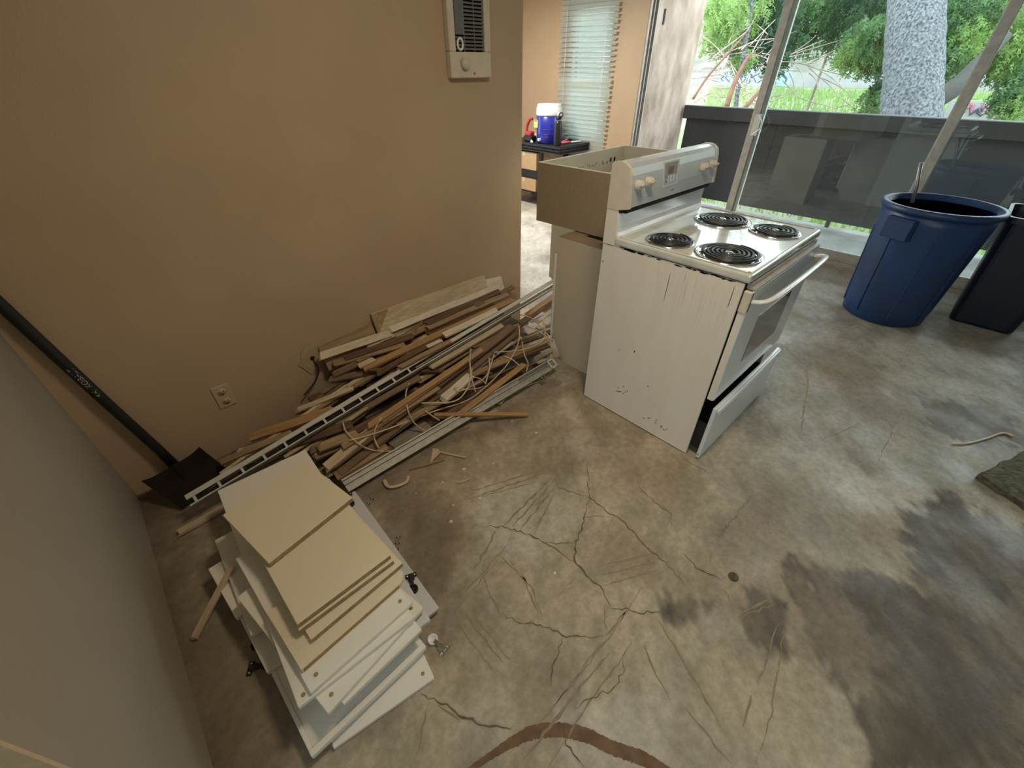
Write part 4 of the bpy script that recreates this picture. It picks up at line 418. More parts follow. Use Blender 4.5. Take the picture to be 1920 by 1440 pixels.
btube(bm, [(-.062 + .015 * math.cos(a), -.032, .128 + .021 * math.sin(a)) for a in [2 * math.pi * k / 24 for k in range(25)]], .005, 6)
bmobj('oval_emblem', bm, M['lid'], H, smooth=True)
lathe('thermostat_knob', [(.024, 0), (.024, .012), (.020, .020), (.005, .021)], M['knob'], H, 24, (-.045, -.035, .055), axis='y')
lathe('screw', [(.005, 0), (.005, .003), (.001, .004)], M['mark'], H, 10, (.012, -.035, .018), axis='y')

O = thing('wall_outlet', 'small cream duplex outlet plate low on the tan wall', 'outlet', (.066, 2.014, .31))
box('plate', (-.036, -.006, -.058), (.036, 0, .058), mat('cream_outlet_plate', (.52, .42, .29), .45), O, .002)
for z in (-.026, .026):
    f = lathe('socket', [(.017, 0), (.017, .003), (.002, .0035)], mat('cream_socket', (.50, .41, .29), .45), O, 20, (0, -.006, z), axis='y')
    for x in (-.006, .006): box('slot', (x - .0012, -.0045, -.001), (x + .0012, -.0030, .007), M['darkgap'], f)
    box('ground_hole', (-.002, -.0045, -.010), (.002, -.0030, -.006), M['darkgap'], f)
J = thing('open_junction_hole', 'torn wall patch with a black wire poking out, left of the board pile', 'wall patch', (.485, 2.012, .32))
vs = [(.075 * math.cos(a) * random.uniform(.75, 1.1), 0, .09 * math.sin(a) * random.uniform(.8, 1.1)) for a in [2 * math.pi * k / 18 for k in range(18)]]
raw('bare_plaster', [(v[0], -.003, v[2]) for v in vs] + [(v[0], .0, v[2]) for v in vs], [tuple(range(18))[::-1]] + [(i, (i + 1) % 18, 18 + (i + 1) % 18, 18 + i) for i in range(18)], mat('torn_drywall_paper', (.50, .385, .235), .9, var=.2, vscale=30), J)
lathe('hole', [(.012, 0), (.012, .0015), (.001, .002)], M['darkgap'], J, 14, (-.002, -.003, .01), axis='y')
jp = [(p[0] - .485, p[1] - 2.012 - .005 * i, p[2] - .32) for i, p in enumerate(MISC['jbw'])]
jp[0] = (-.002, .002, .01)
tube('black_wire', spline(jp, 6), .004, M['blackwire'], J, 6)

# ---------------------------------------------------------------- the range
RX, RY = 1.596, .464; RW = .756
R_ = thing('electric_range', 'white freestanding electric coil range standing in the middle of the floor', 'stove', (RX, RY, 0))
# carcass: two sides, back, bottom, so the drawer bay stays open
box('side_panel', (0, 0, .004), (.012, .634, .884), M['enamel_side'], R_, .002)
box('side_panel', (RW - .012, 0, .004), (RW, .634, .884), M['enamel_side'], R_, .002)
box('back_panel', (.012, .622, .004), (RW - .012, .632, .884), M['galv'], R_)
box('oven_body', (.012, .004, .345), (RW - .012, .61, .884), M['darkgap'], R_)
box('drawer_bay', (.012, .10, .02), (RW - .012, .12, .345), M['darkgap'], R_)
for s in ((.05, .05), (RW - .05, .05), (.05, .58), (RW - .05, .58)): lathe('foot', [(.018, 0), (.018, .008), (.01, .02)], M['black'], R_, 12, (s[0], s[1], 0))
# rusty marks, scratches and dirt on the near side
def blot(parent, pts, mt, x=-.0006):
    vs, fs = [], []
    for (y, z, w, h) in pts:
        i = len(vs); n = 7
        vs += [(x, y + w * math.cos(2 * math.pi * k / n) * random.uniform(.5, 1), z + h * math.sin(2 * math.pi * k / n) * random.uniform(.5, 1)) for k in range(n)]
        fs.append(tuple(range(i, i + n)))
    return raw('dirt_marks', vs, fs, mt, parent)
dm = [(random.uniform(.0, .62), .884 - random.uniform(0, .006), random.uniform(.008, .03), random.uniform(.002, .005)) for _ in range(34)]
dm += [(.375, .42, .004, .010), (.27, .27, .007, .004), (.46, .39, .004, .003), (.15, .085, .006, .004), (.62, .80, .003, .006)]
dm += [(random.uniform(.36, .44), random.uniform(.14, .20), .004, .005) for _ in range(9)] + [(random.uniform(.1, .28), .09 + random.uniform(-.02, .02), .007, .003) for _ in range(10)]
dmo = blot(R_, dm, M['burnt']); dmo['kind'] = 'stuff'
drip = [(random.uniform(.02, .36), .884 - L, .0022, L) for L in [random.uniform(.03, .16) for _ in range(26)]]
dro = blot(R_, drip, mat('faint_brown_drips', (.70, .625, .53), .5), -.0004); dro.name = 'drip_marks'; dro['kind'] = 'stuff'
# cooktop
CT = box('cooktop', (-.006, -.016, .887), (RW + .006, .575, .922), M['cook'], R_, .010, 3)
boxes('cooktop_rim', [((.012, -.004, .921), (RW - .012, .010, .927)), ((.002, .006, .921), (.014, .56, .927)), ((RW - .014, .006, .921), (RW - .002, .56, .927))], M['cook'], R_, bev=.003)
box('seam_dirt', (.004, -.004, .882), (RW - .004, .57, .8885), M['burnt'], R_)
def burner(x, y, r):
    b = lathe('burner', [(r * 1.12, .0), (r * 1.10, .006), (r * 1.02, .007), (r * .97, -.001), (r * .6, -.003), (.002, -.003)], M['chrome'], R_, 40, (x, y, .921))
    pts = []; turns = 4 if r < .11 else 5
    for k in range(turns * 22 + 1):
        t = k / (turns * 22); a = 2 * math.pi * turns * t; rr = r * (.20 + .74 * t); pts.append((rr * math.cos(a), rr * math.sin(a), .010))
    tube('coil', pts, .0062 if r < .11 else .0066, M['coil'], b, 6, flat=.75)
    lathe('coil_center', [(r * .15, .004), (r * .15, .011), (r * .10, .014), (.001, .0145)], M['chrome'], b, 16)
    boxes('coil_support', [((-r * .95, -.003, .001), (r * .95, .003, .004)), ((-.003, -r * .95, .001), (.003, r * .95, .004))], M['burnt'], b, rot=(0, 0, .5))
burner(1.715 - RX, .845 - RY, .092); burner(2.165 - RX, .825 - RY, .116); burner(2.165 - RX, .585 - RY, .098); burner(1.735 - RX, .60 - RY, .116)
# backguard: splash, console, end caps
sp = [(.548, .921), (.560, .926), (.567, .94), (.570, .96), (.568, 1.018), (.580, 1.022), (.632, 1.022), (.634, .884), (.548, .884)]
extrude_x('splash_panel', sp, .002, RW - .002, M['enamel'], R_)
extrude_x('splash_side', [(.545, .884), (.553, .915), (.572, .935), (.575, 1.03), (.61, 1.16), (.634, 1.16), (.634, .884)], -.002, .002, M['enamel_side'], R_)
cp = [(.531, 1.046), (.536, 1.10), (.546, 1.165), (.554, 1.192), (.568, 1.206), (.59, 1.212), (.62, 1.210), (.634, 1.200), (.634, 1.034), (.58, 1.034)]
extrude_x('console', cp, .014, RW - .014, M['console'], R_, smooth=False)
cq = [(y - (.004 if y < .56 else 0), z + (.003 if z > 1.15 else -.002)) for y, z in cp]
extrude_x('end_cap', cq, -.004, .014, M['enamel_cap'], R_); extrude_x('end_cap', cq, RW - .014, RW + .006, M['enamel_cap'], R_)
box('console_gap', (.01, .545, 1.022), (RW - .01, .63, 1.036), M['darkgap'], R_)
tilt = math.atan2(.015, .119)
CF = lambda x, z: (x, .531 + (z - 1.046) * .126, z)
for x, z in ((.052, 1.128), (.125, 1.130), (.603, 1.130), (.688, 1.132)):
    k = lathe('knob', [(.021, 0), (.021, .008), (.018, .024), (.016, .028), (.002, .029)], M['knob'], R_, 24, CF(x, z), (-tilt, 0, 0), 'y')
    box('grip', (-.018, -.040, -.005), (.018, -.020, .005), M['knob'], k, .003)
    box('pointer', (-.001, -.0415, -.0), (.001, -.0395, .005), M['mark'], k)
dp = boxes('display_bezel', [((-.065, -.004, -.052), (-.055, .004, .052)), ((.055, -.004, -.052), (.065, .004, .052)), ((-.055, -.004, .042), (.055, .004, .052)), ((-.055, -.004, -.052), (.055, .004, -.042))], M['console'], R_, CF(.318, 1.137), (-tilt, 0, 0), .003)
box('clock_face', (-.055, -.001, -.042), (.055, .006, .042), M['dial'], dp)
box('clock_window', (-.028, -.0025, .002), (.02, 0, .030), mat('clock_glass', (.20, .19, .18), .1), dp)
for i in range(2):
    for j in range(4): box('button', (-.045 + .024 * j, -.003, -.032 + .016 * i), (-.030 + .024 * j, 0, -.022 + .016 * i), M['mark'] if j == 0 else M['console'], dp)
box('maker_plate', (-.014, -.0015, -.004), (.014, .001, .004), M['mark'], R_, loc=CF(.345, 1.068), rot=(-tilt, 0, 0))
for x, z, w in ((.055, 1.078, .012), (.128, 1.080, .010), (.605, 1.085, .010), (.675, 1.086, .010)): box('print_mark', (-w, -.0012, -.002), (w, .001, .002), mat('faint_print', (.40, .40, .40), .6), R_, loc=CF(x, z), rot=(-tilt, 0, 0))
# oven door with handle, and the drawer hanging open
OD = thing('oven_door', None, None, (0, 0, 0)); OD.parent = R_
bpy.data.objects.remove(OD)
od = box('oven_door', (.004, -.036, .35), (RW - .004, -.010, .86), M['enamel'], R_, .006, 2)
box('door_edge_trim', (.0025, -.030, .352), (.006, -.008, .815), M['enamel_side'], od)
vs = [(.20, -.0372, .46), (RW - .20, -.0372, .46), (RW - .20, -.0372, .70), (.20, -.0372, .70)]
box('door_window', (.19, -.0385, .475), (RW - .19, -.034, .70), M['glassdark'], od, .0015)
boxes('vent_strip', [((.02, -.038, .862), (RW - .02, -.004, .868)), ((.02, -.020, .868), (RW - .02, -.004, .884))], M['alu'], R_)
hp = [(.03, -.036, .815), (.03, -.062, .822), (.05, -.082, .828), (.12, -.092, .832), (.30, -.096, .834), (.456, -.096, .834), (.636, -.092, .832), (.706, -.082, .828), (.726, -.062, .822), (.726, -.036, .815)]
tube('handle', spline(hp, 4), .0135, M['enamel'], od, 12, flat=.62)
box('handle_end', (-.002, -.036, .775), (.022, -.006, .86), M['enamel_cap'], od, .003)
dr = box('drawer', (.006, -.062, .012), (RW - .010, -.044, .318), M['enamel'], R_, .005, 2)
boxes('drawer_lip', [((.012, -.072, .296), (RW - .016, -.060, .314)), ((.03, -.066, .262), (RW - .04, -.060, .276))], M['enamel'], dr, bev=.004)
boxes('drawer_box', [((.03, -.044, .05), (.036, .09, .20)), ((RW - .036, -.044, .05), (RW - .030, .09, .20)), ((.03, -.044, .046), (RW - .03, .095, .052))], M['darkgap'], dr)
lathe('drawer_screw', [(.004, 0), (.004, .002), (.001, .003)], M['mark'], dr, 8, (.006, -.053, .035), (0, 0, -math.pi / 2), 'y')

# ---------------------------------------------------------------- cabinets behind the range
def vanity(label, x, y0, y1, w, h, doors, rz=0):
    c = thing('base_cabinet', label, 'cabinet', (x, y0, 0), rz)
    d = y1 - y0
    toe = [(.0, 0), (d - .085, 0), (d - .02, .125), (d - .02, .13), (d, .13), (d, h), (0, h)]
    extrude_x('side_panel', toe, 0, .016, M['cab'], c); extrude_x('side_panel', toe, w - .016, w, M['cab'], c)
    box('top_rail', (.016, d - .09, h - .018), (w - .016, d, h), M['particle'], c); box('top_rail', (.016, 0, h - .018), (w - .016, .09, h), M['particle'], c)
    box('side_top_edge', (0.0, 0, h), (.10, d, h + .004), M['particle'], c)
    lathe('screw_hole', [(.006, 0), (.006, .0008), (.001, .001)], M['darkgap'], c, 10, (.05, d * .38, h + .004))
    box('back', (.016, 0, .02), (w - .016, .006, h - .02), M['particle'], c); box('bottom', (.016, .006, .125), (w - .016, d - .02, .14), M['cabin'], c)
    boxes('face_frame', [((.0, d, .13), (.04, d + .006, h)), ((w - .04, d, .13), (w, d + .006, h)), ((.04, d, h - .10), (w - .04, d + .006, h))], M['cab'], c)
    if doors: box('door', (-.003, d + .006, .15), (w + .003, d + .022, h - .10), M['white'], c, .002)
    return c
vanity('beige base cabinet with a notched toe kick tight behind the range', 1.774, 1.115, 1.512, .45, .776, True)
vanity('pale base cabinet farther back beyond the end of the tan wall', 2.494, 1.70, 2.20, .40, .776, False)
UC = thing('upper_cabinet', 'brown sided wall cabinet laid open side up on the base cabinets', 'cabinet', (1.912, 1.325, .782), math.radians(2.2))
box('left_side', (0, 0, 0), (.014, .475, .312), M['particle'], UC); box('right_side', (.866, 0, 0), (.880, .475, .312), M['particle'], UC)
box('near_wall', (.014, 0, 0), (.866, .014, .312), M['cabin'], UC); fw = box('far_wall', (.014, .461, 0), (.866, .475, .312), M['cabin'], UC); box('bottom_board', (.014, .014, 0), (.866, .461, .014), M['cabin'], UC)
boxes('rim_edging', [((0, 0, .312), (.014, .475, .314)), ((.866, 0, .312), (.88, .475, .314)), ((.014, .461, .312), (.866, .475, .314)), ((.014, 0, .312), (.866, .014, .314))], M['white'], UC)
box('side_lining', (.014, .014, .014), (.017, .461, .311), M['cabin'], UC); box('side_lining', (.863, .014, .014), (.866, .461, .311), M['cabin'], UC)
pm = []
for k in range(26):
    x = .22 + k * .018 + random.uniform(-.006, .006); pm.append(((x, .4598, .235 + random.uniform(-.012, .012)), (x + random.uniform(.004, .014), .4610, .240 + random.uniform(-.01, .012))))
boxes('pencil_marks', pm, mat('pencil_grey', (.34, .31, .25), .8), UC)['kind'] = 'stuff'
for x in (.70, .745): box('shelf_pin_hole', (x, .4596, .235), (x + .018, .4612, .258), M['darkgap'], UC)

# ---------------------------------------------------------------- bins
B1 = thing('round_trash_can', 'large round blue plastic bin with a rod sticking out, near the glass wall', 'bin', (4.06, .175, 0))
lathe('body', [(.235, .0), (.25, .012), (.262, .12), (.302, .70), (.306, .765), (.292, .765), (.287, .70), (.24, .03), (.002, .03)], M['blue'], B1, 48)
lathe('rim', [(.303, .755), (.322, .757), (.328, .775), (.322, .792), (.306, .796), (.294, .79), (.292, .755)], M['blue'], B1, 48)
for an in (math.radians(155), math.radians(-25)):
    c, s = math.cos(an), math.sin(an); h = boxes('grip_handle', [((-.085, .0, .115), (.085, .055, .13)), ((-.085, .0, 0), (-.07, .03, .12)), ((.07, .0, 0), (.085, .03, .12)), ((-.085, .04, .0), (.085, .055, .12))], M['blue'], B1, (.282 * c, .282 * s, .60), (0, 0, an - math.pi / 2), .004)
for k in range(8):
    an = 2 * math.pi * k / 8 + .25; c, s = math.cos(an), math.sin(an)
    box('rib', (-.006, -.004, 0), (.006, .006, .56), M['blue'], B1, .002, loc=(.2585 * c, .2585 * s, .06), rot=(-.066, 0, an - math.pi / 2))
RD = tag(tube('metal_rod', [(4.138, .401, 1.0), (4.150, .36, .85), (4.18, .20, .045)], .012, M['steel']), 'thin steel rod standing in the blue bin', 'rod')
B2 = thing('slim_trash_can', 'dark navy rectangular bin right of the blue bin', 'bin', (4.50, -.37, 0), math.radians(0))
bm = bmesh.new(); loops = []
def rr(hx, hy, r, z, n=5):
    return [bm.verts.new((sx * (hx - r) + r * math.cos(a0 + math.pi / 2 * k / n), sy * (hy - r) + r * math.sin(a0 + math.pi / 2 * k / n), z)) for sx, sy, a0 in ((1, 1, 0), (-1, 1, math.pi / 2), (-1, -1, math.pi), (1, -1, 1.5 * math.pi)) for k in range(n + 1)]
for hx, hy, r, z in ((.20, .17, .05, 0), (.205, .175, .05, .02), (.245, .215, .06, .70), (.262, .232, .06, .705), (.262, .232, .06, .74), (.242, .212, .055, .74), (.235, .205, .05, .70), (.19, .16, .04, .02)): loops.append(rr(hx, hy, r, z))
for a, b in zip(loops, loops[1:]):
    for k in range(len(a)): bm.faces.new((a[k], a[(k + 1) % len(a)], b[(k + 1) % len(a)], b[k]))
bm.faces.new(loops[0][::-1]); bm.faces.new(loops[-1]); bmobj('body', bm, M['navy'], B2, smooth=False)
boxes('grip_handle', [((-.06, .224, .66), (.06, .25, .70)), ((-.06, -.25, .66), (.06, -.224, .70))], M['navy'], B2, bev=.005)

# ---------------------------------------------------------------- shovel in the corner
SH = thing('square_shovel', 'black square shovel leaning in the left corner of the room', 'shovel', (-.226, 1.955, .0))
tube('handle', [(0, .005, .12), (-.012, .016, .20), (-.06, .022, .5), (-.135, .035, 1.0), (-.152, .036, 1.12)], [.021, .019, .0185, .0185, .0185], M['black'], SH, 16)
# blade: a shallow dished plate with turned-up sides
nu, nv = 9, 9; vs = []; tl = Vector((-.341, 1.925, .10)) - Vector(SH.location); tr_ = Vector((-.112, 1.962, .115)) - Vector(SH.location); blp = Vector((-.268, 1.775, .006)) - Vector(SH.location); brp = Vector((-.060, 1.868, .012)) - Vector(SH.location)
for side in (0, 1):
    for i in range(nu):
        for j in range(nv):
            u = i / (nu - 1); v = j / (nv - 1)
            p = tl.lerp(tr_, u).lerp(blp.lerp(brp, u), v); dish = .020 * ((2 * u - 1) ** 4) * (1 - .6 * v) + .012 * (1 - v) ** 4
            vs.append(p + Vector((0, -.3, .95)) * (dish + (.0 if side else .003)))
fs = []
for side in (0, 1):
    o = side * nu * nv
    for i in range(nu - 1):
        for j in range(nv - 1):
            q = (o + i * nv + j, o + (i + 1) * nv + j, o + (i + 1) * nv + j + 1, o + i * nv + j + 1); fs.append(q if side == 0 else q[::-1])
raw('blade', vs, fs, M['shovel'], SH, smooth=True)
tube('socket', [(.0, .005, .115), (.004, -.02, .098), (.012, -.07, .064)], [.022, .019, .008], M['shovel'], SH, 12)
fc = bpy.data.curves.new('lettering', 'FONT'); fc.body = 'KOBALT'; fc.size = .0245; fc.align_x = 'CENTER'; fc.align_y = 'CENTER'
fo = bpy.data.objects.new('tmp', fc); COL.objects.link(fo); bpy.context.view_layer.update()
tme = bpy.data.meshes.new_from_object(fo.evaluated_get(bpy.context.evaluated_depsgraph_get())); bpy.data.objects.remove(fo)
hd = (Vector((-.135, .035, 1.0)) - Vector((-.06, .022, .5))).normalized(); hc = Vector((-.06, .022, .5)).lerp(Vector((-.135, .035, 1.0)), .24)
toc = (Vector((0, 0, 1.5)) - (Vector(SH.location) + hc)); nrm = (toc - hd * toc.dot(hd)).normalized(); ax = hd; ay = nrm.cross(ax)
rotm = Matrix((ax, ay, nrm)).transposed().to_euler()
# wrap the letters round the handle so they follow its curve
for v in tme.vertices:
    a = v.co.y / .0185; v.co = Vector((v.co.x, .0189 * math.sin(a), .0189 * math.cos(a)))
link('lettering', tme, M['lab'], SH, hc, rotm)
lg = raw('arrow_mark', [(-.062, -.010, 0), (-.076, 0, 0), (-.062, .010, 0), (-.066, 0, 0), (-.080, -.008, 0), (-.092, .002, 0), (-.080, .008, 0), (-.084, .0, 0)], [(0, 1, 3), (1, 2, 3), (4, 5, 7), (5, 6, 7)], M['labg'], SH, hc, rotm)
for v in lg.data.vertices:
    a = v.co.y / .0185; v.co = Vector((v.co.x, .0189 * math.sin(a), .0189 * math.cos(a)))

# ---------------------------------------------------------------- debris pile: boards
def board(name, P0, P1, w, t, ny, mt, label, cat='board', group=None, splint=.012, seg=5):
    P0 = Vector(P0); P1 = Vector(P1); ax = P1 - P0; L = ax.length; x = ax.normalized()
    n = Vector((0, ny, math.sqrt(max(.05, 1 - ny * ny)))); y = n.cross(x).normalized(); z = x.cross(y)
    vs = []; bow = random.uniform(-.003, .003)
    for i in range(seg + 1):
        u = i / seg
        for a, b in ((-1, -1), (1, -1), (1, 1), (-1, 1)):
            ex = random.uniform(-splint, splint) if i in (0, seg) else 0
            vs.append((u * L - L / 2 + ex, a * w / 2 * (1 + random.uniform(-.05, .05)), b * t / 2 + bow * math.sin(math.pi * u)))
    fs = [(3, 2, 1, 0), tuple(4 * seg + k for k in range(4))]
    for i in range(seg):
        for k in range(4): fs.append((4 * i + k, 4 * i + (k + 1) % 4, 4 * i + 4 + (k + 1) % 4, 4 * i + 4 + k))
    o = raw(name, vs, fs, mt, None, (P0 + P1) / 2, Matrix((x, y, z)).transposed().to_euler())
    return tag(o, label, cat, group)
CN = dict(wood_tan='tan wooden', wood_orange='orange pine', wood_red='reddish brown wooden', wood_dark='dark brown wooden', wood_grey='grey weathered', paint_white='chipped white painted', paint_cream='cream painted')
NM = dict(wood_tan='wood_strip', wood_orange='pine_strip', wood_red='wood_strip', wood_dark='wood_strip', wood_grey='wood_strip', paint_white='painted_board', paint_cream='painted_board')
def where(p0, p1):
    x = (p0[0] + p1[0]) / 2
    return 'nearest the shovel' if x < .25 else 'left part of the pile' if x < .62 else 'middle of the pile' if x < 1.15 else 'right part of the pile' if x < 1.55 else 'beside the base cabinet'
ORD = [w + ' from the wall' for w in ('nearest', 'second', 'third', 'fourth', 'fifth', 'sixth', 'seventh', 'eighth', 'ninth', 'tenth', 'eleventh', 'twelfth', 'thirteenth', 'fourteenth')]; ORD[0] = 'nearest the wall'
PILE = []
for P0, P1, w, t, ny, m in BOARDS:
    L = math.dist(P0, P1); ln = 'short' if L < .28 else 'long' if L > .8 else 'medium'
    PILE.append([P0, P1, w, t, ny, m, '%s %s strip, %s' % (ln, CN[m], where(P0, P1))])
for q in PILE:
    same = sorted([r for r in PILE if r[6] == q[6]], key=lambda r: -(r[0][1] + r[1][1])); lb = q[6]
    if len(same) > 1: lb += ', ' + ORD[same.index(q)]
    board(NM[q[5]], *q[:5], M[q[5]], lb, 'board', 'loose boards of the pile')
wl = ['wide cream board with a torn brown corner on edge against the wall', 'short white board end standing on edge behind the wide cream board', 'thin tan strip on edge against the wall behind the junction hole']
for k, (a0, a1, h, m) in enumerate(WALLB):
    P0 = Vector((a0[0], 1.988, a0[2])); P1 = Vector((a1[0], 1.988, a1[2])); h2 = h + .06
    vs = [(P0.x, 1.975 - .03, P0.z - h2), (P1.x, 1.975 - .03, P1.z - h2), (P1.x, 1.998, P1.z), (P0.x + (.0), 1.998, P0.z)]
    c = sum((Vector(v) for v in vs), Vector()) / 4
    o = raw('painted_board', [Vector(v) - c for v in vs] + [Vector((v[0], v[1] + .012, v[2])) - c for v in vs], [(0, 1, 2, 3), (7, 6, 5, 4), (0, 4, 5, 1), (1, 5, 6, 2), (2, 6, 7, 3), (3, 7, 4, 0)], M[m], None, c)
    tag(o, wl[k], 'board')
    if k == 0:
        q = [Vector(v) - c for v in (vs[3], Vector(vs[3]).lerp(Vector(vs[2]), .13), Vector(vs[0]).lerp(Vector(vs[1]), .02).lerp(Vector(vs[3]), .36), Vector(vs[0]).lerp(Vector(vs[3]), .1))]
        tag(raw('torn_corner', [v + Vector((0, -.001, 0)) for v in q], [(0, 3, 2, 1)], M['edge'], o), 'bare brown fibreboard corner')
# old strips underneath that carry the ones on top
for P0, P1, w, t, ny, m in HIDDEN:
    board('buried_strip', P0, P1, w, t, ny, M[m], '%s strip buried under the top boards, %s' % (CN[m], where(P0, P1)), 'board', 'buried strips of the pile', .004)
ll = ['long white moulding lying just below the wide cream board', 'long cream moulding running left to the junction hole', 'short cream moulding tucked under the long white one', 'short tan strip at the right end of the wall boards']
for k, (a0, a1, w, m) in enumerate(LEDGE):
    board('painted_board' if k < 3 else 'wood_strip', a0, a1, w, .012, -.72, M[m], ll[k], 'board')

# slotted metal track lying across the pile
T0 = Vector(TRACK[0]); T1 = Vector(TRACK[1]); TL = (T1 - T0).length; x = (T1 - T0).normalized(); n = Vector((0, -.42, .9)); y = n.cross(x).normalized(); z = x.cross(y)
TR = thing('slotted_track', 'long white metal track with rectangular slots lying on top of the board pile', 'track', T0); TR.rotation_euler = Matrix((x, y, z)).transposed().to_euler()
box('back_flange', (0, .006, .0), (TL, .028, .004), M['alu_white'], TR); box('front_lip', (0, -.026, .0), (TL, -.020, .004), M['alu_white'], TR)
box('channel', (0, -.020, -.024), (TL, .006, -.020), M['darkgap'], TR); boxes('channel_wall', [((0, -.026, -.022), (TL, -.024, 0)), ((0, .026, -.022), (TL, .028, 0))], M['galv'], TR)
rm = None
for k in range(12):
    xx = .02 + k * .094
    if rm is None: rm = box('rung', (0, -.022, -.002), (.010, .008, .003), M['alu_white'], TR, loc=(xx, 0, 0)).data
    else: link('rung', rm, None, TR, (xx, 0, 0))
box('inner_rail', (1.10, -.010, -.020), (TL, -.004, -.006), M['galv'], TR)
# lower metal rail at the front of the pile
r0, r1 = Vector(MISC['rail'][0]), Vector(MISC['rail'][1]); x = (r1 - r0).normalized(); n = Vector((0, -.5, .86)); y = n.cross(x).normalized(); z = x.cross(y); TL = (r1 - r0).length
FR = thing('metal_rail', 'grey metal rail with raised ribs along the front of the board pile', 'rail', r0 + Vector((0, 0, .012))); FR.rotation_euler = Matrix((x, y, z)).transposed().to_euler()
box('web', (0, -.032, -.006), (TL, .032, -.002), M['galv'], FR); boxes('rib', [((0, -.032, -.004), (TL, -.012, .008)), ((0, .002, -.004), (TL, .010, .008)), ((0, .024, -.004), (TL, .032, .010))], M['galv'], FR)
for k in range(18): box('tooth', (TL - .30 + k * .014, .004, .008), (TL - .293 + k * .014, .022, .011), M['mark'], FR)
boxes('end_bracket', [((TL - .06, -.03, .008), (TL - .05, .03, .014)), ((TL - .02, -.03, .008), (TL - .01, .03, .014)), ((TL - .06, .02, .008), (TL - .01, .03, .014)), ((TL - .06, -.03, .008), (TL - .01, -.02, .014))], M['alu_white'], FR)
boxes('clip', [((TL - .17, -.062, .0), (TL - .160, -.030, .018)), ((TL - .150, -.062, .0), (TL - .140, -.030, .018))], M['chrome'], FR)
# loose cables
cl_lab = ['short cable hanging in a curve in the middle of the pile', 'cable end curling out under the slotted track at left', 'longest cream cable sweeping the length of the pile', 'cable arcing down to the metal rail mid-pile', 'small hooked cable at the left of the pile', 'cable bending round the white board end', 'cable crossing level toward the cabinet and looping back', 'large cable loop falling from the wall end to the metal rail', 'cable arching over the sticks next to the cabinet', 'short upright cable curl near the orange stick', 'thin cable crossing behind the orange stick', 'coiled cable tail in front of the white board end', 'little flat cable bow beside the white board end', 'stub of cable pointing down at the orange stick top', 'short cable arch left of the orange stick', 'cable stub lying by the level orange stick']
for k, c in enumerate(CABLES): tag(tube('cable', spline(c, 6), .0038, M['cable'], None, 6), cl_lab[k], 'cable', 'loose cables on the pile')
# stick and moulding left of the stack
a, b = MISC['stick']; board('wood_stick', a, b, .022, .008, 0, M['paint_cream'], 'cream wooden stick leaning on the left side of the panel stack')
a, b = MISC['mould']; board('wood_strip', (a[0], a[1], .014), (b[0] + .1, b[1], .014), .028, .014, 0, M['paint_cream'], 'short moulding end poking out on the floor left of the panel stack')

# ---------------------------------------------------------------- stack of cabinet doors and shelves
PLAB = ['topmost cream shelf board of the panel stack', 'second cream board of the stack, catching the light', 'third cream board of the stack with a thin brown front edge', 'fourth cream board of the stack, pinkish front', 'cream board with a rounded corner and golden worn edge in the stack', 'white door with a corner screw just under the rounded cream board', 'long white door whose left edge runs the length of the stack', 'white door with a screw sticking out at front right of the stack', 'thin white panel low in the front of the stack', 'large white cabinet door with a raised border near the bottom of the stack', 'bottom white door of the stack lying on the floor', 'grey panel showing along the right side of the stack', 'grey panel end peeking out at the right of the stack', 'white panel jutting out at the left of the stack, uppermost of three', 'white panel jutting out at the left of the stack, farthest back', 'white panel jutting out at the left of the stack, lowest of three']
for i, (P, ang, W, L, zt, m, k) in enumerate(PANELS):
    T = .0165
    o = thing('laminate_panel', PLAB[i], 'panel', (P[0], P[1], zt - T), math.radians(ang), 'stacked cabinet panels')
    bm = bmesh.new()
    if k == 1:
        c = .035; prof = [(0, 0), (W - c, 0)] + [(W - c + c * math.sin(a), c - c * math.cos(a)) for a in [math.pi / 2 * q / 6 for q in range(1, 7)]] + [(W, L), (0, L)]
        n = len(prof); raw('panel', [(x, y, 0) for x, y in prof] + [(x, y, T) for x, y in prof], [tuple(range(n))[::-1], tuple(range(n, 2 * n))] + [(q, (q + 1) % n, n + (q + 1) % n, n + q) for q in range(n)], M[m], o); bm.free()
        tag(boxes('worn_edge', [((.004, -.0012, .001), (W - c, .004, T - .002))], M['wood_orange'], o), 'golden worn edge')
    else:
        bbox(bm, (0, 0, 0), (W, L, T), .0015); bmobj('panel', bm, M[m], o)
        if m == 'cream': box('raw_edge', (.001, -.0010, .0004), (W - .001, .003, T - .0008), M['edge'], o)
    if k in (2, 3):
        for x, y in (((.02, .02),) if k == 3 else ((W - .025, .03), (.03, .03))): lathe('screw_hole', [(.0058, 0), (.0058, .0012), (.003, .0016), (.001, .0008)], M['particle'], o, 14, (x, y, T))
    if k == 4:
        boxes('raised_border', [((0, 0, T), (W, .018, T + .006)), ((0, L - .018, T), (W, L, T + .006)), ((0, .018, T), (.012, L - .018, T + .003)), ((W - .018, .018, T), (W, L - .018, T + .006))], M[m], o, bev=.002)
HL = ['black hinge lying on the grey panel right of the stack', 'shiny hinge with a white cup on the floor right of the stack', 'small steel hinge arm at the front right edge of the stack', 'dark hinge at the back right corner of the stack', 'dark hinge between the panels on the left of the stack, upper', 'dark hinge between the panels on the left of the stack, lower', 'bright metal sliver on the floor right of the stack', 'small slotted steel plate on the floor right of the stack']
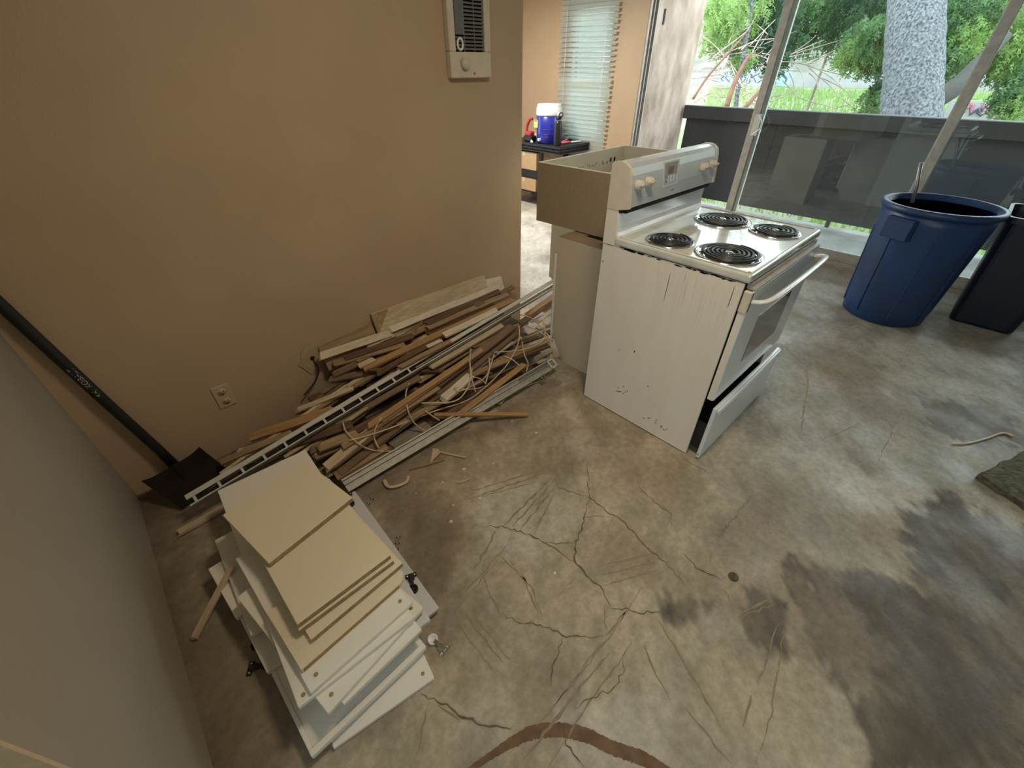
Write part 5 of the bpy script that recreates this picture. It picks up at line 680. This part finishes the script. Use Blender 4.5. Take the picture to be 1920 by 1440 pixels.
for i, p in enumerate(MISC['hinge']):
    dk = i in (0, 3, 4, 5); h = thing('metal_fitting' if i < 6 else 'steel_plate', HL[i], 'hinge' if i < 6 else 'plate', (p[0], p[1], (0.0365 if i in (0, 3) else 0.0) + .001), random.uniform(0, 6) if i < 7 else .9)
    mm = M['burnt'] if dk else M['chrome']
    if i < 6:
        lathe('cup', [(.017, 0), (.017, .009), (.013, .010), (.012, .004), (.001, .004)], M['lid'] if i == 1 else mm, h, 20)
        boxes('arm', [((.008, -.006, .004), (.055, .006, .014)), ((.03, -.011, .006), (.050, .011, .010))], mm, h, bev=.002)
        boxes('plate', [((.045, -.020, 0), (.062, .020, .004))], mm, h, bev=.001)
        lathe('screw', [(.004, 0), (.004, .004), (.001, .005)], M['chrome'], h, 10, (.052, .013, .004)); lathe('screw', [(.004, 0), (.004, .004), (.001, .005)], M['chrome'], h, 10, (.052, -.013, .004))
    else:
        boxes('plate', [((-.03, -.008, 0), (.03, -.004, .004)), ((-.03, .004, 0), (.03, .008, .004)), ((-.03, -.008, 0), (-.022, .008, .004)), ((-.004, -.008, 0), (.004, .008, .004)), ((.022, -.008, 0), (.03, .008, .004))], M['chrome'], h)

# ---------------------------------------------------------------- litter on the floor
for i, p in enumerate(MISC['chips']):
    r = random.uniform(.004, .010) * (1.7 if i == 0 else 1); n = 7; an0 = random.uniform(0, 6)
    rim = [(r * random.uniform(.6, 1.2) * math.cos(an0 + 2 * math.pi * k / n), r * random.uniform(.6, 1.2) * .7 * math.sin(an0 + 2 * math.pi * k / n)) for k in range(n)]
    o = raw('plaster_chip', [(x, y, 0) for x, y in rim] + [(x * .8, y * .8, .004) for x, y in rim], [tuple(range(n))[::-1], tuple(range(n, 2 * n))] + [(k, (k + 1) % n, n + (k + 1) % n, n + k) for k in range(n)], M['chip'], None, (p[0], p[1], .0005))
    if i == 0: tag(o, 'largest white plaster chip on the floor right of the stack', 'chip')
    else: tag(o, 'tiny white plaster chip on the bare concrete', 'chip', 'small plaster chips on the floor')
sl = ['splinter left of the torn paper on the floor in front of the pile', 'pale stick right of the torn paper on the floor', 'brown splinter close against the metal rail', 'splinter beside the level orange stick', 'thin sliver just below the metal rail mid-pile', 'tiny sliver out on the bare concrete']
for i, (a, b) in enumerate(MISC['sticks']): board('splinter', a, b, .009, .006, 0, M['paint_cream' if i in (1, 3, 5) else 'wood_tan'], sl[i], 'splinter', None, .006, 3)
tag(tube('torn_paper_ring', spline(MISC['ring'], 5), .009, M['paint_cream'], None, 8, flat=.5), 'curled ring of torn cardboard on the floor below the metal rail', 'paper')
pp = MISC['paper']; raw('torn_paper', [(p[0], p[1], .004 + .012 * (k % 2)) for k, p in enumerate(pp)] + [(p[0], p[1], .002 + .012 * (k % 2)) for k, p in enumerate(pp)], [(0, 1, 2, 3), (7, 6, 5, 4), (0, 4, 5, 1), (1, 5, 6, 2), (2, 6, 7, 3), (3, 7, 4, 0)], M['paint_cream'])
tag(bpy.data.objects['torn_paper'], 'scrap of torn paper among splinters before the pile', 'paper')
tag(tube('loose_wire', spline(MISC['wire'], 6), .005, M['cable'], None, 6), 'single pale wire on the bare floor near the carpet scrap', 'wire')
sp_ = MISC['spot']
bm = bmesh.new(); blathe(bm, [(.018, 0), (.018, .003), (.012, .004), (.001, .002)], 14); bmobj('floor_plug', bm, M['carpet'], None, (sp_[0], sp_[1], .0005), smooth=True)
tag(bpy.data.objects['floor_plug'], 'small dark green plug in the middle of the concrete', 'plug')
cpv = MISC['carpet']; n = len(cpv)
rimp = []
for k in range(n):
    a = np.array(cpv[k]); b = np.array(cpv[(k + 1) % n])
    for q in range(8): u = q / 8; rimp.append(a + (b - a) * u + np.array([random.uniform(-.006, .006), random.uniform(-.006, .006), 0]))
nr = len(rimp); cc = sum(rimp) / nr
CS = raw('carpet_scrap', [(p[0], p[1], .004) for p in rimp] + [(p[0], p[1], .030 + random.uniform(-.003, .004)) for p in rimp] + [(cc[0], cc[1], .036)], [tuple(range(nr))[::-1]] + [(k, (k + 1) % nr, nr + (k + 1) % nr, nr + k) for k in range(nr)] + [(nr + k, nr + (k + 1) % nr, 2 * nr) for k in range(nr)], M['carpet'])
tag(CS, 'grey green carpet scrap at the right edge of the floor', 'carpet')

# ---------------------------------------------------------------- black work table and what stands on it
TB = thing('work_table', 'black plastic table with lattice edges in front of the window blind', 'table', (4.37, 3.80, 0))
TD, TWd = .585, .98
box('top', (0, 0, .735), (TD, TWd, .755), M['black'], TB, .003)
gb = mat('dark_grey_lattice', (.035, .036, .040), .4)
for fx_ in (0, 1):
    bl = []
    span = TWd if fx_ == 0 else TD
    for z in (.735, .705, .672): bl.append((0, span, z - .004, z + .004))
    nn = int(span / .035)
    lst = [((-.006, a, zl), (.0, b, zh)) if fx_ == 0 else ((a, -.006, zl), (b, 0, zh)) for a, b, zl, zh in bl]
    for k in range(nn + 1):
        u = span * k / nn; lst.append(((-.006, max(0, u - .002), .672), (.0, u + .002, .735)) if fx_ == 0 else ((max(0, u - .002), -.006, .672), (u + .002, 0, .735)))
    boxes('lattice_edge', lst, gb, TB)
box('skirt', (.01, .01, .668), (TD - .01, TWd - .01, .735), M['darkgap'], TB)
for xx, yy in ((.04, .33), (.52, .33), (.04, .93), (.52, .93)): box('leg', (xx, yy, 0), (xx + .04, yy + .04, .67), M['black'], TB, .003)
box('shelf', (.02, .35, .345), (TD - .02, TWd - .02, .440), M['black'], TB, .004); box('low_shelf', (.02, .35, .165), (TD - .02, TWd - .02, .185), M['black'], TB)
def carton(label, lo, hi):
    c = thing('cardboard_box', label, 'box', ((lo[0] + hi[0]) / 2, (lo[1] + hi[1]) / 2, lo[2])); dx, dy, dz = [(hi[i] - lo[i]) for i in range(3)]
    box('carton', (-dx / 2, -dy / 2, 0), (dx / 2, dy / 2, dz - .004), M['card'], c, .002); box('flap', (-dx / 2, -dy / 2, dz - .004), (dx / 2, -.002, dz), M['card'], c); box('flap', (-dx / 2, .002, dz - .004), (dx / 2, dy / 2, dz), M['card'], c)
    box('tape', (-dx / 2 - .0005, -.02, dz - .05), (dx / 2 + .0005, .02, dz + .0006), M['yellow'] if False else M['cable'], c)
carton('brown cardboard box on the upper shelf under the black table', (4.385, 4.20, .441), (4.90, 4.66, .645)); carton('brown cardboard box on the lowest shelf under the black table', (4.385, 4.20, .186), (4.90, 4.66, .335))
WC = thing('water_cooler', 'blue round drink cooler with a white lid on the black table', 'cooler', (4.56, 4.17, .755))
lathe('body', [(.135, 0), (.145, .01), (.150, .15), (.155, .29), (.140, .30)], M['bluecool'], WC, 36)
for z in (.10, .15, .20): lathe('ridge', [(.149, z - .004), (.1535, z), (.151, z + .004)], M['bluecool'], WC, 36)
lathe('lid', [(.158, .295), (.160, .31), (.158, .375), (.148, .380), (.148, .405), (.140, .415), (.02, .418)], M['lid'], WC, 36)
box('spigot', (-.185, -.015, .03), (-.140, .015, .06), M['lid'], WC, .005)
bx = box('label', (-.158, .04, .17), (-.132, .105, .25), M['yellow'], WC); box('label_strip', (-.1585, .045, .235), (-.150, .10, .248), M['mark'], bx)
boxes('handle', [((-.02, -.175, .27), (.02, -.155, .33)), ((-.02, .155, .27), (.02, .175, .33))], M['lid'], WC, bev=.004)
BT = thing('drink_bottle', 'tall black drink bottle in front of the blue cooler', 'bottle', (4.43, 3.895, .755))
lathe('body', [(.042, 0), (.045, .006), (.045, .235), (.036, .255), (.026, .265)], M['black'], BT, 28); lathe('neck', [(.026, .262), (.026, .275), (.034, .276), (.034, .305), (.01, .31)], M['black'], BT, 24)
tube('carry_loop', spline([(0, -.034, .29), (0, -.06, .315), (0, -.05, .345), (0, -.015, .335), (0, .0, .305)], 5), .006, M['black'], BT, 8); lathe('neck_ring', [(.0275, .263), (.0285, .268), (.0275, .272)], M['chrome'], BT, 24)
DT = thing('red_power_tool', 'red and black hand tool at the left end of the black table', 'tool', (4.47, 4.42, .755))
box('motor_body', (-.05, -.09, .0), (.05, .06, .07), M['black'], DT, .015, 2); box('red_housing', (-.04, -.06, .06), (.04, .05, .115), M['red'], DT, .015, 2)
tube('grip', spline([(0, .05, .09), (0, .04, .17), (0, -.01, .245), (0, -.05, .25)], 5), .017, M['red'], DT, 10); box('tag', (-.052, -.10, .01), (-.049, -.06, .07), M['lid'], DT, rot=(.5, 0, 0))
PK = thing('pink_tool', 'pink and white tool lying on the right of the black table', 'tool', (4.66, 3.95, .757), -.15)
tube('handle', [(-.10, .02, .012), (-.02, .0, .014), (.05, -.02, .014)], [.009, .013, .010], M['pink'], PK, 10); box('head', (.05, -.045, .004), (.22, -.005, .018), M['lid'], PK, .004); tube('handle_arm', [(-.09, -.025, .01), (.05, -.03, .012)], .008, M['pink'], PK, 8)
WR = thing('wire_bundle', 'tangle of grey and white wire behind the bottle on the table', 'wire', (4.74, 4.10, .757))
for k in range(7):
    rr_ = random.uniform(.035, .07); cx, cy = random.uniform(-.04, .04), random.uniform(-.06, .02)
    tube('strand', [(cx + rr_ * math.cos(a), cy + rr_ * .8 * math.sin(a) * (1 + .1 * k), .012 + .012 * k + rr_ * .5 * (1 + math.sin(a + k)) * .6) for a in [2 * math.pi * q / 14 for q in range(15)]], .0035, M['lid' if k % 2 else 'galv'], WR, 5)
PB = thing('knife_tool', 'dark flat blade tool lying at the back of the black table', 'tool', (4.86, 4.00, .757), 1.2); box('blade', (-.10, -.012, 0), (.06, .012, .012), M['mark'], PB, .002); box('grip', (.06, -.015, 0), (.16, .015, .02), M['black'], PB, .005)
PP = tag(box('paper_sheet', (4.78, 4.46, .7552), (4.93, 4.70, .80), M['cream'], None, .002), 'cream packet standing at the far left of the table', 'packet')

# ---------------------------------------------------------------- outside
GR = raw('ground', [(x_, y_, z_) for x_ in (6.4, 9, 14, 22, 34, 42) for y_, z_ in [(yy, {6.4: -.9, 9: -.7, 14: .0, 22: .45, 34: .62, 42: .7}[x_]) for yy in (-60, -20, -6, 0, 6, 14, 30, 70)]],
         [(8 * i + j, 8 * i + 8 + j, 8 * i + 9 + j, 8 * i + 1 + j) for i in range(5) for j in range(7)], M['grass'])
struct(GR)
HLs = struct(raw('hillside', [(x_, y_, z_ + 0.0) for x_, z_ in ((44, .7), (50, 3.0), (60, 9), (80, 20)) for y_ in (-70, -30, 0, 30, 90)], [(5 * i + j, 5 * i + 5 + j, 5 * i + 6 + j, 5 * i + 1 + j) for i in range(3) for j in range(4)], M['hill']))
tag(box('roadway', (34, -60, .60), (44, 80, .72), M['road']), 'pale road surface crossing behind the trees', 'road', kind='structure')
BR = thing('concrete_barrier', 'long pale concrete barrier along the road with dark graffiti at left', 'barrier', (33, 0, .5))
extrude_x('wall', [(-55, 0), (75, 0), (75, .78), (-55, .78)], 0, .3, M['barrier'], BR)
def scrawl(parent, y0, y1, z0, z1, x, n, mt, name, w):
    for k in range(n):
        yy = y0 + (y1 - y0) * (k + .5) / n; h = (z1 - z0); pts = [(x, yy + random.uniform(-.5, .5) * (y1 - y0) / n, z0 + h * random.uniform(.0, .25))]
        for q in range(3): pts.append((x, yy + random.uniform(-.6, .6) * (y1 - y0) / n, z0 + h * (.25 + .75 * (q + 1) / 3 * random.uniform(.6, 1))))
        tube(name, spline(pts, 3), w, mt, parent, 4, flat=.6)
box('painted_patch', (-.01, 11.0, .12), (0, 15.4, .95), M['graf_blue'], BR); scrawl(BR, 11.2, 15.2, .2, .85, -.02, 12, M['graf_dark'], 'graffiti_stroke', .05)
GW = thing('graffiti_wall', 'low pale wall with pink and dark graffiti seen beyond the right pane', 'wall', (17.5, 0, .0))
box('wall', (0, -2.4, .2), (.2, 1.75, .82), M['barrier'], GW); scrawl(GW, .55, 1.4, .55, .78, -.012, 7, M['graf_pink'], 'pink_stroke', .035); scrawl(GW, .75, 1.3, .48, .70, -.02, 3, M['graf_dark'], 'dark_stroke', .04)
# trees
TT = thing('grey_barked_tree', 'thick lichen grey trunk right outside the balcony with drooping cedar foliage', 'tree', (TRUNK[-1][0], TRUNK[-1][1], -.9))
b0 = Vector(TT.location)
tp = [Vector(p) - b0 for p in TRUNK][::-1]
bm = bmesh.new(); P = spline(tp, 8); btube(bm, P, [.30 - .03 * k / len(P) for k in range(len(P))], 40)
for v in bm.verts: v.co += Vector((random.uniform(-.012, .012), random.uniform(-.012, .012), 0))
bmobj('trunk', bm, M['bark'], TT, smooth=True)
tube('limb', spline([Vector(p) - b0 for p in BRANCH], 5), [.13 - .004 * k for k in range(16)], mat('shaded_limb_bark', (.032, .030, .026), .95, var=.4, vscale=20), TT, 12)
def foliage(clumps, parent, base, name, ci):
    vs, fs = [], []
    for c, r, cidx, n in clumps:
        if cidx != ci: continue
        c = Vector(c) - base
        for k in range(int(n * .75)):
            d = Vector((random.gauss(0, 1), random.gauss(0, 1), random.gauss(0, 1))).normalized() * r * random.random() ** .45
            p = c + d; drop = Vector((random.uniform(-.6, .6), random.uniform(-.6, .6), -random.uniform(.25, 1.1))).normalized(); s = drop.cross(Vector((random.uniform(-1, 1), random.uniform(-1, 1), .3))).normalized()
            L = random.uniform(.10, .22) * (.6 + r * .5)
            for q in range(5):
                t = q / 5; o = p + drop * L * t; i = len(vs); wd = s * L * .42 * (1 - t * .6) * (1 if q % 2 else -1); tip = o + wd + drop * L * .34
                vs += [o, o + drop * L * .30, tip]; fs.append((i, i + 1, i + 2))
    if not fs: return None
    o = raw(name, vs, fs, M['leafs'][ci], parent); o['kind'] = 'stuff'; return o
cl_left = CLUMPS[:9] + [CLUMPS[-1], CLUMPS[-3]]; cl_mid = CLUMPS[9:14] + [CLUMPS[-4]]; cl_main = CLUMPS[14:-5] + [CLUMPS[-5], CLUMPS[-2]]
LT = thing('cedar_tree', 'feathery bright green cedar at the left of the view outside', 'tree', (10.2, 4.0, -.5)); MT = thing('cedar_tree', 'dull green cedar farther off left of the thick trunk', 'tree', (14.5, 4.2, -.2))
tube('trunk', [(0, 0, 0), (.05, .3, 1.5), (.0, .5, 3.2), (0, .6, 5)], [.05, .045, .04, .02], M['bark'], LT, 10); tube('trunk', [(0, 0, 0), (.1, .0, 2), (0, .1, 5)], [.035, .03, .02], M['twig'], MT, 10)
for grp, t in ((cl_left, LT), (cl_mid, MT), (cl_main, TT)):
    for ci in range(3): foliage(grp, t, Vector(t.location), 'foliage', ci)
BU = thing('bare_shrub', 'leafless tangled shrub left of the metal door post outside', 'shrub', (8.5, 4.2, -.7)); BV = thing('bare_shrub', 'bare drooping branches between the door post and the thick trunk', 'shrub', (10.5, 2.9, -.6))
for pts, r in TWIGS:
    par = BV if (.010 < r < .0125 and len(pts) >= 2 and pts[0][1] / pts[0][0] < .41) else BU; b0 = Vector(par.location)
    P = spline([Vector(p) - b0 for p in pts], 4)
    tube('branch', P, [r * (1 - .6 * k / len(P)) for k in range(len(P))], M['twig_red'] if r > .02 else M['twig'], par, 5)
# low grass tufts and weeds on the bank
vs, fs = [], []
for k in range(9000):
    x_ = random.choice([random.uniform(9, 17.1), random.uniform(18.1, 30)]); y_ = x_ * random.uniform(-.05, .48); z_ = float(np.interp(x_, [6.4, 9, 14, 22, 34], [-.9, -.7, .0, .45, .62])); h = random.uniform(.08, .3); dx, dy = random.uniform(-.12, .12), random.uniform(-.12, .12); i = len(vs)
    vs += [(x_, y_ - .02, z_ - .03), (x_, y_ + .02, z_ - .03), (x_ + dx, y_ + dy, z_ + h)]; fs.append((i, i + 1, i + 2))
tag(raw('grass', vs, fs, M['leafs'][2]), 'bright green grass and weeds on the bank outside', 'grass', kind='stuff')
bpy.context.view_layer.update()
